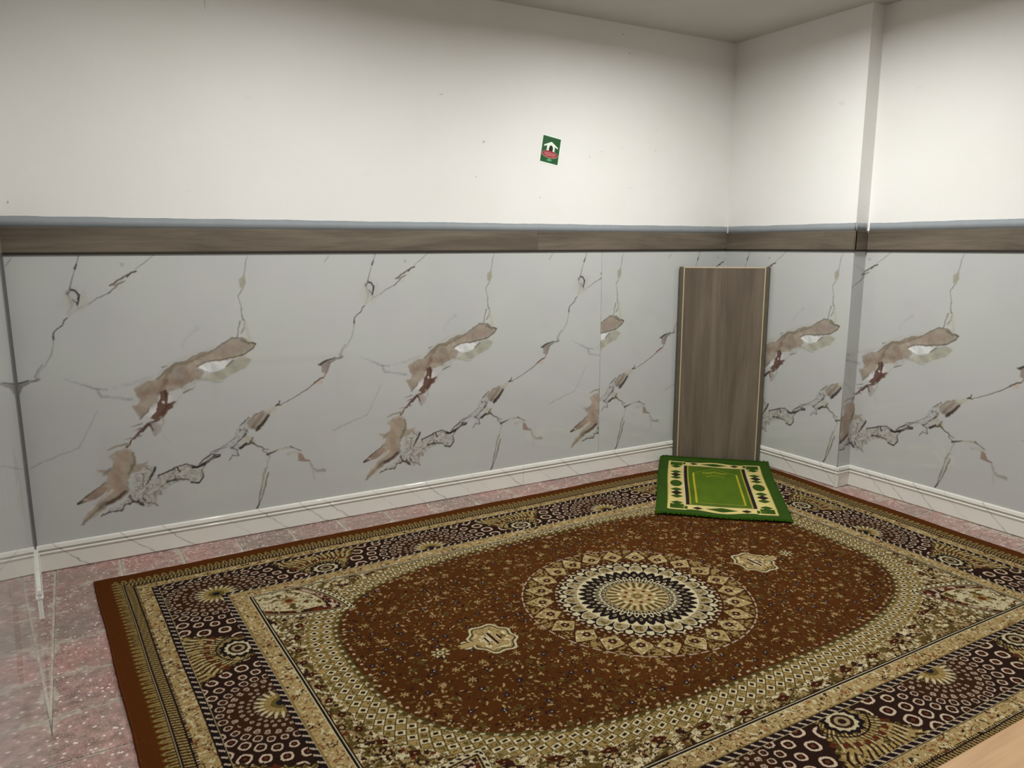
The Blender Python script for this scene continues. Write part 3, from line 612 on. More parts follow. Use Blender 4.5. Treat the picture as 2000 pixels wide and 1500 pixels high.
def plank(p0, du, nrm, length, off=0):
    T = 0.012
    M = Matrix(((du[0], nrm[0], 0, p0[0]), (du[1], nrm[1], 0, p0[1]), (0, 0, 1, 0), (0, 0, 0, 1)))
    bm = bmesh.new(); box(bm, 0, length, 0, T, S1 + 0.008, S2, 0.0012)
    o = obj('plank', bm, BAND, band); o.matrix_local = M
    bm = bmesh.new(); box(bm, 0, length, 0, T + 0.0015, S1 - 0.0015, S1 + 0.008, 0.001)  # dark edge strip that also carries the band's underside shadow as colour
    o = obj('lip', bm, LIP_SHADE, band); o.matrix_local = M; o['label'] = 'black lower lip of the band, underside shadow put into its colour'
    n = max(2, int(length / 0.02))
    co = []
    for i in range(n + 1):
        x = length * i / n
        zt = SG + 0.0006 * math.sin(x * 7 + off) + 0.0007 * math.sin(x * 23 + off * 2) + random.uniform(-0.0006, 0.0006)
        for (d, z) in ((0, S2 - 0.002), (0.002, S2 - 0.002), (0.002, zt), (0, zt)): co.append((x, d, z))
    Q = []
    for i in range(n):
        for k in range(3):
            a = i * 4 + k; Q.append((a, a + 4, a + 5, a + 1))
    me = mesh_np('painted_strip', np.array(co), np.array(Q))
    o = obj_me('painted_strip', me, GREY, strip); o.matrix_local = M


PS = -1.4814
plank((LX + 0.001, 0), (1, 0), (0, -1), PS - 0.0006 - LX, 0)
plank((PS + 0.0006, 0), (1, 0), (0, -1), -PS - 0.001, 1)
plank((0, -0.0125), (0, -1), (-1, 0), -Y1 - 0.0125 + 0.012, 2)
plank((-0.012, Y1), (1, 0), (0, -1), W + 0.0, 3)
plank((W, Y1 - 0.0125), (0, -1), (-1, 0), 2.44, 4)
plank((W, Y1 - 2.4535), (0, -1), (-1, 0), 1.74, 5)
for k in range(2):
    o0 = Vector((LX, 0, 0)) + lw_d * (0.013 + k * 2.6)
    plank((o0.x, o0.y), (lw_d.x, lw_d.y), (lw_n.x, lw_n.y), 2.599, 6 + k)

SCUFFS = [(-2.059, 2.164, .016, .003), (-1.815, 1.945, .009, .007), (-1.459, 1.666, .003, .008), (-1.121, 1.906, .004, .006), (-1.038, 1.939, .010, .002), (-0.888, 1.966, .005, .003), (-1.863, 1.763, .008, .003), (-3.18, 2.433, .002, .03), (-3.984, 1.575, .004, .008), (-0.633, 1.966, .006, .003), (-0.848, 2.502, .006, .007), (-0.897, 2.60, .012, .004)]
# small scuffs on the paint
SCUFF = make_flat('grey_paint_scuff', (186, 183, 174), 0.8, 0.2, 0.1, 60)
sb = bmesh.new(); rs_ = random.Random(3)
for sx_, sz_, w_, h_ in SCUFFS:
    n_ = 9; vs_ = []
    for k in range(n_):
        a_ = 2 * math.pi * k / n_; q_ = rs_.uniform(0.5, 1.0)
        vs_.append(sb.verts.new((sx_ + w_ * q_ * math.cos(a_), -0.0006, sz_ + h_ * q_ * math.sin(a_) + 0.3 * w_ * math.cos(a_) * rs_.uniform(0, 0.6))))
    sb.faces.new(vs_)
o = obj('scuff_marks', sb, SCUFF, wall_back); o['kind'] = 'stuff'

# ------------------------------------------------------------------ patterned rug
RX, RY0, RY1 = 1.825, -1.32, 1.29
K = 0.66


def cl(c): return (s2l(c) * K).astype(np.float32)


C_RUST = cl((86, 47, 12)); C_RUSTD = cl((78, 40, 14)); C_EDGE = cl((94, 49, 11))
C_DK = cl((46, 27, 18)); C_BLK = cl((32, 23, 22)); C_TAN = cl((180, 154, 102)); C_TAN2 = cl((164, 138, 84))
C_OL = cl((108, 90, 42)); C_CR = cl((220, 206, 164)); C_PK = cl((206, 182, 156)); C_NAVY = cl((32, 28, 40)); C_GY = cl((168, 150, 112))
C_RED = cl((106, 50, 26))


def rug_color(x, y):
    n = x.shape
    col = np.empty(n + (3,), dtype=np.float32); col[:] = C_EDGE

    def put(mask, c):
        m = np.asarray(mask, dtype=np.float32)[..., None]
        np.copyto(col, col * (1 - m) + (c if isinstance(c, np.ndarray) and c.ndim > 1 else np.asarray(c, dtype=np.float32)) * m)

    def tw(t, c): return np.abs((t / c) % 1.0 - 0.5) * 2          # 1 at the cell edge, 0 at its middle
    ax = np.abs(x); ay = np.abs(y)
    dx = RX - ax; dy = np.where(y > 0, RY1 - y, y - RY0)
    d = np.minimum(dx, dy); horiz = dy < dx
    s = np.where(horiz, x, y); 
    sq1 = np.abs(fbm(x * 58, y * 58, 5, 2)); sq2 = fbm(x * 110, y * 110, 8, 2); sq3 = vnoise(x * 45, y * 45, 9)
    lo = fbm(x * 3, y * 3, 2, 3)
    # serrated leaves
    t = np.clip((d - 0.048) / 0.042, 0, 1)
    tooth = (tw(s, 0.030) < t ** 0.5) & (d > 0.052)
    put(tooth & (d < 0.095), C_OL * 1.15)
    put((tw(s, 0.030) < t ** 0.5 * 0.72) & (d > 0.056) & (d < 0.095), C_TAN2)
    put((tw(s, 0.030) < 0.16) & (d > 0.062) & (d < 0.088), C_DK)
    put((d > 0.088) & (d < 0.0985), C_BLK); put((d > 0.0915) & (d < 0.0945), C_GY)
    put((d >= 0.0985) & (d < 0.127), C_DK); put((d >= 0.0985) & (d < 0.127) & (tw(s + d * 0.2, 0.0145) < 0.55), C_TAN2)
    put((d >= 0.127) & (d < 0.131), C_BLK)

    def scroll(m, base=C_TAN):
        put(m, base * (1 + 0.22 * lo[..., None]))
        put(m & (sq1 < 0.04) & (sq3 > 0.3), C_DK * 1.2)
        put(m & (sq2 > 0.20), C_CR); put(m & (sq2 < -0.24), cl((140, 84, 48)))
    m = (d >= 0.131) & (d < 0.186); scroll(m, C_TAN)
    put((d >= 0.131) & (d < 0.139) & (tw(s, 0.011) < 0.5), C_DK)

    def tri(a, b, ph):
        put((d >= a) & (d < b), C_BLK)
        tt = (d - a) / (b - a)
        put((d >= a + 0.003) & (d < b - 0.003) & (np.abs(((s / 0.034 + tt * 0.55 + ph) % 1.0) - 0.5) < 0.13), C_PK)
        put((d >= a) & (d < a + 0.0018), C_GY); put((d >= b - 0.0018) & (d < b), C_GY)
    put((d >= 0.186) & (d < 0.190), C_BLK)
    # main field of the border
    F0, F1 = 0.212, 0.408
    mf = (d >= F0) & (d < F1)
    put(mf, C_DK)
    # centres of the small and the large fans
    smalls = []; bigs = []
    for sx in (-0.5, 0.5):
        smalls += [(sx, RY1 - 0.405), (sx, RY0 + 0.405)]
    for sy in (-0.015,):
        smalls += [(-RX + 0.405, sy), (RX - 0.405, sy)]
    for sx in (-1, 1):
        smalls += [(sx * (RX - 0.395), RY1 - 0.395), (sx * (RX - 0.395), RY0 + 0.395)]
    for sx in (-0.98, 0.0, 0.98): bigs += [(sx, RY1 - 0.37, 0, 1), (sx, RY0 + 0.37, 0, -1)]
    for sy in (0.40, -0.43): bigs += [(-RX + 0.37, sy, -1, 0), (RX - 0.37, sy, 1, 0)]
    rs = np.full(n, 9.0, dtype=np.float32); th = np.zeros(n, dtype=np.float32)
    for cx, cy in smalls:
        r = np.hypot(x - cx, y - cy); k = r < rs
        rs = np.where(k, r, rs); th = np.where(k, np.arctan2(y - cy, x - cx), th)
    kk = 2 * math.pi / 30
    u = np.log(np.maximum(rs, 0.01) / 0.03) / kk; v = th / kk
    cu = np.floor(u); v2 = v + 0.5 * (cu % 2)
    fu = u - cu - 0.5 + 0.12 * (hash2(cu, np.floor(v2) % 30, 14) - 0.5); fv = v2 - np.floor(v2) - 0.5
    hsh = hash2(cu, np.floor(v2) % 30, 4)
    rr = (np.abs(fu * 1.05) ** 2.6 + np.abs(fv * 1.15) ** 2.6) ** (1 / 2.6)
    put(mf & (rs < 0.17), C_DK * 0.55 + C_RUST * 0.38)
    big_ = rs > 0.15
    ring = (rr < 0.385) & (rr > 0.25) & big_
    rj = (hsh - 0.5) * 0.09
    ring = (rr < 0.39 + rj) & (rr > 0.265 + rj) & big_
    put(mf & ring, C_PK * (0.72 + 0.45 * np.clip((rs[..., None] - 0.1) / 0.16, 0, 1)))
    put(mf & big_ & (rr < 0.10) & (rs > 0.17), C_RED * 1.1)
    put(mf & (~big_) & (rr < 0.30) & (rr > 0.10 * (rs > 0.115)) & (hsh > 0.15), C_PK * (0.35 + 3.8 * np.clip(rs[..., None] - 0.03, 0, 0.12)))
    # small fans: pointed petals
    pr_ = 0.086
    for cx, cy in smalls:
        m = mf & (np.hypot(x - cx, y - cy) < pr_)
        if not m.any(): continue
        a = np.arctan2(y - cy, x - cx); r = np.hypot(x - cx, y - cy)
        pet = tw(a, 2 * math.pi / 20)
        put(m & (r < pr_ * (1 - 0.42 * pet)), C_TAN2 * 1.05)
        put(m & (r > 0.05) & (r < pr_ * (1 - 0.42 * pet)) & (pet < 0.45), C_CR * 0.9)
        put(m & (r > 0.03) & (r < pr_) & (pet > 0.86), C_OL * 0.6)
        put(m & (r < 0.03), C_OL); put(m & (r < 0.015), C_NAVY)
    # large fans opening outwards
    for cx, cy, ox, oy in bigs:
        lx = (x - cx) * (1 if oy else 0) + (y - cy) * (1 if ox else 0)
        ly = (x - cx) * ox + (y - cy) * oy + 0.035
        tt = np.clip(ly / 0.196, 0, 1)
        hw = 0.085 + 0.115 * tt ** 1.2
        a = np.arctan2(lx, ly + 0.03); r = np.hypot(lx, ly + 0.03)
        ed = hw * (1 + 0.05 * np.cos(ly * 260)) - np.abs(lx)
        m = mf & (ed > 0) & (ly > -0.06) & (ly < 0.3)
        if not m.any(): continue
        ray = tw(a + 0.03 * np.sin(r * 60), 2 * math.pi / 62); fl_ = fbm(x * 95, y * 95, 77, 2)
        put(m, C_TAN2 * (0.95 + 0.35 * sq3[..., None]))
        put(m & (ray > 0.62) & (sq3 > 0.30), C_DK * 1.15); put(m & (fl_ > 0.16), C_OL * 0.6)
        put(m & (ray < 0.22) & (sq2 > 0.02), C_CR * 0.9)
        put(m & (ed < 0.02) & (tw(r, 0.022) < 0.5), C_OL * 0.8)
        put(m & (ed < 0.009), C_DK)
        ar = np.abs(np.hypot(lx * 0.8, ly) - 0.135)
        put(m & (ar < 0.010) & (tw(a, 0.22) < 0.55), C_RED * 0.8)
        put(m & (np.abs(np.hypot(lx, ly) - 0.105) < 0.003), C_DK)
        r0 = np.hypot(lx * 0.85, ly - 0.035)
        sc = 1 + 0.07 * np.cos(np.arctan2(lx, ly - 0.035) * 12)
        put(m & (r0 < 0.058 * sc), C_BLK); put(m & (r0 < 0.043 * sc), C_CR * 0.9); put(m & (r0 < 0.032), C_DK * 1.3)
        put(m & (r0 < 0.022), C_GY); put(m & (r0 < 0.012), C_DK)
    tri(0.188, 0.212, 0.1); tri(0.408, 0.433, 0.6)
    m = (d >= 0.433) & (d < 0.493); scroll(m, C_TAN)
    put((d >= 0.433) & (d < 0.437), C_TAN2 * 0.7)
    put((d >= 0.493) & (d < 0.497), C_CR); put((d >= 0.497) & (d < 0.503), C_BLK); put((d >= 0.503) & (d < 0.507), C_CR); put((d >= 0.507) & (d < 0.511), C_DK)

    # ---------------- inner field
    inn = d >= 0.511
    oy_ = 0.05; A_, B_ = 1.165, 0.685
    rho = ((np.abs(x - 0.02) / A_) ** 3 + (np.abs(y - oy_) / B_) ** 3) ** (1 / 3.0)
    phi = np.arctan2((y - oy_) / B_, (x - 0.02) / A_)
    pd = np.hypot(x - 0.02, y - oy_)
    t = (1 - 1 / np.maximum(rho, 0.05)) * pd * 0.96
    tt_ = np.linspace(-math.pi, math.pi, 3000)
    ct_, st_ = np.cos(tt_), np.sin(tt_)
    qr = 1 / ((np.abs(ct_) / A_) ** 3 + (np.abs(st_) / B_) ** 3) ** (1 / 3.0)
    al_ = np.concatenate([[0], np.cumsum(np.hypot(np.diff(ct_ * qr), np.diff(st_ * qr)))])
    arc = np.interp(np.arctan2(y - oy_, x - 0.02), tt_, al_ / al_[-1])
    # spandrel ground: busy cream florals
    put(inn, C_TAN * 0.86)
    fl = fbm(x * 72, y * 72, 21, 3); fl2 = fbm(x * 50, y * 50, 23, 3); fl3 = fbm(x * 90, y * 90, 29, 2)
    put(inn & (fl2 < -0.06), C_OL * 0.85); put(inn & (fl > 0.07), C_CR); put(inn & (fl2 > 0.17), C_DK * 1.2)
    put(inn & (np.abs(fl3) < 0.035), C_DK * 1.6); put(inn & (fl3 > 0.27), C_RED)
    # radial arcs / teardrops
    rad = tw(phi + 0.12 * t / 0.1, 2 * math.pi / 44)
    put(inn & (t > 0.11) & (rad > 0.93), C_OL * 0.7)
    rd2 = tw(phi, 2 * math.pi / 56)
    drop = (np.abs(t - 0.142) / 0.014) ** 1.3 + (rd2 / 0.36) ** 1.3
    put(inn & (drop < 1), C_RED * 0.4); put(inn & (drop < 0.12), C_TAN)
    drop = (np.abs(t - 0.172) / 0.012) ** 2 + (tw(phi + 0.02, 2 * math.pi / 60) / 0.3) ** 2
    put(inn & (drop < 1), C_DK * 1.2); put(inn & (drop < 0.3), C_TAN)
    # lozenge lattice around the oval
    ncol = 160
    a_ = arc * ncol; b_ = t / 0.021
    ml = inn & (t > 0.018) & (t < 0.118)
    f1 = (a_ + b_ * 0.5) % 1.0; f2 = (a_ - b_ * 0.5) % 1.0
    row = np.floor(b_)
    e1 = np.minimum(np.minimum(f1, 1 - f1), np.minimum(f2, 1 - f2)); c1 = np.maximum(np.abs(f1 - 0.5), np.abs(f2 - 0.5))
    put(ml, C_TAN2 * (0.75 + 0.5 * sq3[..., None]))
    alt = (np.floor(a_ + b_ * 0.5) + np.floor(a_ - b_ * 0.5)) % 2 == 0
    put(ml & alt, C_TAN * 0.8)
    put(ml & alt & (e1 > 0.05) & (e1 < 0.25), C_CR); put(ml & alt & (c1 < 0.22), C_DK)
    put(ml & (e1 < 0.06), C_OL * 0.6); put(ml & (~alt) & (c1 < 0.3) & (sq2 > 0), C_OL * 0.9)
    mo = inn & (t > -0.006) & (t <= 0.018 + 0.008 * (sq3 - 0.5))
    put(mo, C_OL * 0.62); put(mo & ((tw(a_ * 1.0, 1.0) < 0.36)) & (t > 0.006) & (t < 0.016), C_CR * 0.8)
    mr = inn & (rho < 1.0)
    put(mr & (t > -10), C_RUST * (1 + 0.5 * lo[..., None]))
    put(mr & (np.hypot(t + 0.016, (tw(a_, 1.0)) * 0.018) < 0.0052), C_PK * 0.95)
    # rust ground florets
    for cell, sd, pr, in ((0.015, 41, 0.30), (0.021, 43, 0.42), (0.033, 45, 0.42)):
        gx = np.floor(x / cell); gy = np.floor(y / cell)
        h1 = hash2(gx, gy, sd); h2 = hash2(gx, gy, sd + 1); h3 = hash2(gx, gy, sd + 2); h4 = hash2(gx, gy, sd + 3)
        px_ = x - (gx + 0.3 + 0.4 * h1) * cell; py_ = y - (gy + 0.3 + 0.4 * h2) * cell
        an = h4 * 6.283; qx = px_ * np.cos(an) + py_ * np.sin(an); qy = -px_ * np.sin(an) + py_ * np.cos(an)
        el = np.hypot(qx / (cell * 0.33), qy / (cell * 0.13))
        on = mr & (h3 < pr)
        put(on & (el < 1) & (h3 < pr * 0.45), C_TAN * 0.85); put(on & (el < 1) & (h3 >= pr * 0.45) & (h3 < pr * 0.75), C_OL * 0.85)
        put(on & (el < 1) & (h3 >= pr * 0.75), C_DK * 1.1)
    cell = 0.075
    gx = np.floor(x / cell); gy = np.floor(y / cell); h1 = hash2(gx, gy, 61); h2 = hash2(gx, gy, 62); h3 = hash2(gx, gy, 63)
    px_ = x - (gx + 0.25 + 0.5 * h1) * cell; py_ = y - (gy + 0.25 + 0.5 * h2) * cell
    r = np.hypot(px_, py_); a = np.arctan2(py_, px_)
    pr2 = 0.013 * (0.72 + 0.28 * np.cos(a * 5 + h1 * 6))
    put(mr & (h3 < 0.38) & (r < pr2), C_NAVY); put(mr & (h3 < 0.38) & (r < 0.0030), C_PK * 0.8)
    put(mr & (h3 > 0.72) & (r < 0.016 * (0.5 + 0.5 * np.cos(a * 6))), C_TAN * 0.95)
    put(mr & (h3 > 0.5) & (h3 < 0.66) & (r < 0.017 * (0.6 + 0.4 * np.cos(a * 4))), C_OL * 0.7)
    # pendants and little crosses
    for sg in (-1, 1):
        lx = (x * sg - 0.665); ly = y
        a = np.arctan2(ly, lx); r = np.hypot(lx / 0.085, ly / 0.105) * (1 + 0.07 * np.cos(a * 8))
        neck = (np.abs(ly) < 0.022 + 0.008 * np.cos(lx * 120)) & (lx > 0.05) & (lx < 0.135)
        bd = r < 1; m0 = bd | neck
        put(m0, C_CR * 0.85); put((r < 0.90) | (neck & (np.abs(ly) < 0.018)), C_OL * 0.5); put((r < 0.82) | (neck & (np.abs(ly) < 0.013)), C_TAN)
        put((r < 0.8) & (sq1 < 0.04), C_OL * 0.8); put((r < 0.75) & (fl > 0.12), C_CR)
        for k_ in (-0.025, 0.0, 0.025):
            put((np.abs(lx - k_) < 0.005) & (np.abs(ly) < 0.045 - abs(k_)), C_DK); put((np.abs(lx - k_ - 0.007) < 0.0028) & (np.abs(ly) < 0.045 - abs(k_)), C_PK)
        put((np.abs(ly) < 0.004 * (1 + np.sin(lx * 300))) & (lx > 0.13) & (lx < 0.18), C_OL)
        cx = x * sg - 0.87; r = np.hypot(cx, y); a = np.arctan2(y, cx)
        put(r < 0.034 * (0.66 + 0.34 * np.cos(a * 8)), C_CR * 0.9); put((r < 0.020) & (r > 0.012), C_OL); put(r < 0.006, C_DK)
    # ---------------- medallion
    r = np.hypot(x, y); a = np.arctan2(y, x); M24 = 2 * math.pi / 24
    p24 = tw(a, M24); p24b = tw(a + M24 / 2, M24)          # 0 at petal axis, 1 between
    R = r < 0.475
    put(R & (r < 0.462), C_RUST * 0.78)
    put(R & (r < 0.45) & (sq2 > 0.17), C_TAN * 0.8)
    put(R & (np.abs(r - 0.462) < 0.0032) & (tw(a, 2 * math.pi / 60) < 0.7), C_PK * 0.8)
    arrow = R & (r > 0.405 + 0.05 * p24b) & (r < 0.455)
    put(arrow & (p24b < 0.62), C_TAN2 * 0.85); put(arrow & (sq2 > 0.02), C_RUST * 0.7)
    # outer diamonds
    w_ = np.clip(np.minimum((r - 0.338) / 0.045, (0.455 - r) / 0.062), 0, 1) * 0.86
    put(R & (p24 < w_ + 0.07) & (r > 0.335) & (r < 0.457), C_DK)
    dm = R & (p24 < w_)
    put(dm, C_TAN * 1.02); put(dm & (p24 < w_ - 0.16) & (sq1 < 0.05), C_OL); put(dm & (sq2 > 0.2), C_CR)
    rl = np.hypot((r - 0.386), p24 * M24 / 2 * r) * (1 + 0.12 * np.cos(np.arctan2(r - 0.386, p24 * M24 / 2 * r) * 6))
    put(dm & (rl < 0.0165), C_DK); put(dm & (rl < 0.009), C_RED); put(dm & (rl < 0.004), C_PK)
    # rust ring with dots, spiky ring, shields
    put((r < 0.338) & (r > 0.30), C_RUST * 0.62); put((np.abs(r - 0.326) < 0.005) & (tw(a, M24 / 3) < 0.45), C_PK * 0.8)
    spk = 0.322 - 0.030 * p24
    put((r < spk) & (r > 0.235), C_CR); put((r < spk - 0.008) & (r > 0.235), C_BLK)
    put((r < 0.322 - 0.030 * p24b) & (r > 0.285) & (p24b < 0.55), C_BLK); put((r < 0.316 - 0.03 * p24b) & (r > 0.285) & (p24b < 0.35), C_CR * 0.95)
    sh = 0.304 - 0.052 * p24 ** 2.2
    put((r < sh) & (r > 0.24), C_BLK); put((r < sh - 0.005) & (r > 0.24) & (p24 < 0.90), C_CR)
    put((r < sh - 0.011) & (r > 0.243) & (p24 < 0.78), C_GY); put((r < sh - 0.018) & (r > 0.25) & (p24 < 0.5) & (sq2 > 0.03), C_OL)
    put((r < 0.243), C_CR)
    M36 = 2 * math.pi / 36; p36 = tw(a, M36); p36b = tw(a + M36 / 2, M36)
    put((r < 0.238 - 0.0 * p36) & (r > 0.128) & (p36 < np.clip((0.238 - r) / 0.03, 0, 1) ** 0.6), C_BLK)
    put((r < 0.205), C_BLK)
    put((np.hypot((r - 0.196) * 0.75, p36 * M36 / 2 * r * 1.5) < 0.0088), C_GY); put((np.hypot((r - 0.196) * 0.75, p36 * M36 / 2 * r * 1.5) < 0.004), C_DK)
    u_s = np.abs(np.hypot((r - 0.160) * 0.8, p36b * M36 / 2 * r * 1.9) - 0.0125)
    put((u_s < 0.0036) & (r < 0.182) & (r > 0.145), C_CR)
    u_t = np.abs(np.hypot((r - 0.142) * 0.9, p36 * M36 / 2 * r * 1.9) - 0.0105)
    put((u_t < 0.0030) & (r < 0.156) & (r > 0.13), C_CR * 0.9)
    put((r < 0.132), C_GY); put((r < 0.129), C_BLK); put((r < 0.126), C_TAN * 0.92)
    put((r < 0.121) & (r > 0.072) & (p24 > 0.62), C_OL * 0.55); put((r < 0.121) & (r > 0.085) & (p24 < 0.16), C_CR)
    put((np.abs(r - 0.074) < 0.007) & (tw(a, math.pi / 6) < 0.5), C_CR); put((r < 0.066), C_TAN)
    put((np.hypot(r - 0.052, tw(a, math.pi / 4) * math.pi / 8 * r) < 0.008), C_RED * 0.8); put((r < 0.042) & (tw(a, math.pi / 4) < 0.5), C_CR * 0.85)
    put((r < 0.026), C_TAN2 * 0.9); put((r < 0.018), C_OL); put((r < 0.010), C_TAN2 * 1.1)
    # ---------------- corner arches
    iy = np.where(y > 0, RY1 - 0.511, -(RY0 + 0.511))
    qx = (RX - 0.511) - ax; qy = iy - ay                      # distance from the inner corner
    ux, uy = 0.735, 0.678
    l = qx * ux + qy * uy; wv = -qx * uy + qy * ux
    ins = inn & (rho > 0.985) | (inn & (l < 0.42))
    hw = 0.165 * np.clip(1 - (np.clip(l, 0, 0.43) / 0.43) ** 2.4, 0, 1)
    e = hw - np.abs(wv)
    e = np.where(l > 0.43, -1, e)
    ar = inn & (e > 0)
    put(ar, C_OL * 0.6)
    put(ar & (e > 0.004) & (e < 0.024), C_CR * 0.95); put(ar & (e > 0.008) & (e < 0.020) & (tw(l, 0.022) < 0.45), C_DK)
    put(ar & (e > 0.028), C_DK); put(ar & (e > 0.033) & (e < 0.038), C_TAN)
    put(ar & (e > 0.040), C_DK * 1.2); put(ar & (e > 0.042) & ((fl > 0.03)), C_PK); put(ar & (e > 0.042) & (fl2 < -0.1), C_RED)
    hw2 = 0.105 * np.clip(1 - (np.clip(l - 0.02, 0, 0.30) / 0.29) ** 3.2, 0, 1)
    e2 = np.where(l > 0.31, -1, hw2 - np.abs(wv)); a2 = inn & (e2 > 0)
    put(a2, C_DK); put(a2 & (e2 > 0.004), C_TAN); put(a2 & (e2 > 0.009), C_CR * 0.92)
    put(a2 & (e2 > 0.012) & (np.abs(fl) < 0.03), C_OL); put(a2 & (e2 > 0.012) & (fl2 > 0.13), C_OL * 0.7); put(a2 & (e2 > 0.012) & (fl3 > 0.26), C_RED * 0.9)
    rc = np.hypot(l - 0.15, wv); ac = np.arctan2(wv, l - 0.15)
    put(a2 & (rc < 0.040 * (0.75 + 0.25 * np.cos(6 * ac))), C_TAN2 * 0.9); put(a2 & (rc < 0.015), C_RED)
    return np.clip(col, 0, 1)


def rug_warp(px, py):
    X = px * (1 + 0.028 * py) ; Y = py + 0.020 * px * np.clip(py, 0, None) / 1.29
    e = np.maximum(np.abs(px) / RX, np.abs(py) / 1.31) ** 8
    X = X + 0.0015 * e * np.sin(py * 9 + 1) ; Y = Y + 0.003 * e * np.sin(px * 7 + 2) + 0.0015 * e * np.sin(px * 31)
    Z = 0.0085 + 0.0012 * np.sin(px * 5 + py * 3) * np.cos(py * 6 - px) + 0.0015 * np.exp(-((py + 0.78 + 0.02 * np.sin(px * 9)) / 0.04) ** 2) * (0.5 + 0.5 * np.sin(px * 11))
    return X, Y, Z


def rug_grid(nx, ys):
    xs = np.linspace(-RX, RX, nx)
    PX, PY = np.meshgrid(xs, ys, indexing='ij')
    return PX.astype(np.float32), PY.astype(np.float32)


ROWS = []
yv = RY0
while yv < RY1:
    ROWS.append(yv)
    tt_ = (yv - RY0) / (RY1 - RY0)
    yv += 0.0022 + 0.0016 * tt_
ROWS.append(RY1)
RUG_NX = 1380
PX, PY = rug_grid(RUG_NX, np.array(ROWS))
cold = np.concatenate([rug_color(PX[i:i + 140], PY[i:i + 140]) for i in range(0, RUG_NX, 140)])

WX, WY, WZ = rug_warp(PX.astype(np.float64), PY.astype(np.float64))
WZ = WZ + (hash2(np.arange(PX.size).reshape(PX.shape), np.zeros(PX.shape), 3) - 0.5) * 0.0008
rug = empty('patterned_rug', (-1.93, -1.504, 0))
tag(rug, 'large rust-brown patterned rug with cream round medallion, lying on the tile floor', 'rug')
co = np.stack([WX, WY, WZ], -1).reshape(-1, 3)
idx = np.arange(PX.size).reshape(PX.shape)
Q = np.stack([idx[:-1, :-1], idx[1:, :-1], idx[1:, 1:], idx[:-1, 1:]], -1).reshape(-1, 4)
me = mesh_np('pile', co, Q, cold.reshape(-1, 3))
me.polygons.foreach_set('use_smooth', np.ones(len(Q), dtype=bool))
obj_me('pile', me, RUGM, rug)
# bound edge: a rounded rim round the rug
bm = bmesh.new()
per = [(x, RY0) for x in np.linspace(-RX, RX, 200)] + [(RX, y) for y in np.linspace(RY0, RY1, 140)[1:]] + \
      [(x, RY1) for x in np.linspace(RX, -RX, 200)[1:]] + [(-RX, y) for y in np.linspace(RY1, RY0, 140)[1:-1]]
rings = []
for px, py in per:
    X, Y, Z = rug_warp(np.float64(px), np.float64(py))
    ox = (1 if px >= RX - 1e-6 else -1 if px <= -RX + 1e-6 else 0); oy = (1 if py >= RY1 - 1e-6 else -1 if py <= RY0 + 1e-6 else 0)
    k = 1.0 + random.uniform(-0.25, 0.25)
    ring = []
    for o_, z_ in ((-0.003, Z), (-0.001, Z + 0.0016), (0.003 * k, Z + 0.0008), (0.0045 * k, Z * 0.5), (0.0035, 0.0005), (-0.003, 0.0005)):
        ring.append(bm.verts.new((X + ox * o_, Y + oy * o_, z_)))
    rings.append(ring)
for i in range(len(rings)):
    a, b = rings[i], rings[(i + 1) % len(rings)]
    for k in range(6): bm.faces.new((a[k], a[(k + 1) % 6], b[(k + 1) % 6], b[k]))
o = obj('bound_edge', bm, RUSTF, rug, True); o['label'] = 'plain rust-brown bound edge of the rug'
bm = bmesh.new()
cs = []
for px, py in ((-RX, RY0), (RX, RY0), (RX, RY1), (-RX, RY1)):
    X, Y, Z = rug_warp(np.float64(px), np.float64(py)); cs.append(bm.verts.new((X, Y, 0.0012)))
bm.faces.new(cs); obj('backing', bm, RUSTF, rug)
PX = PY = cold = None

# ------------------------------------------------------------------ green prayer mat
ML, MW = 1.065, 0.675
b_dir = np.array([0.738, -0.675]); b_nrm = np.array([0.675, 0.738])      # along the board, towards the corner
mid = np.array([-0.2255, -0.2155]) - b_nrm * 0.048 - b_dir * 0.012
G_D = (50, 82, 8); G_M = (80, 108, 14); G_L = (86, 114, 16); M_CR = (226, 206, 132); M_YL = (190, 176, 44); M_BK = (34, 26, 22)


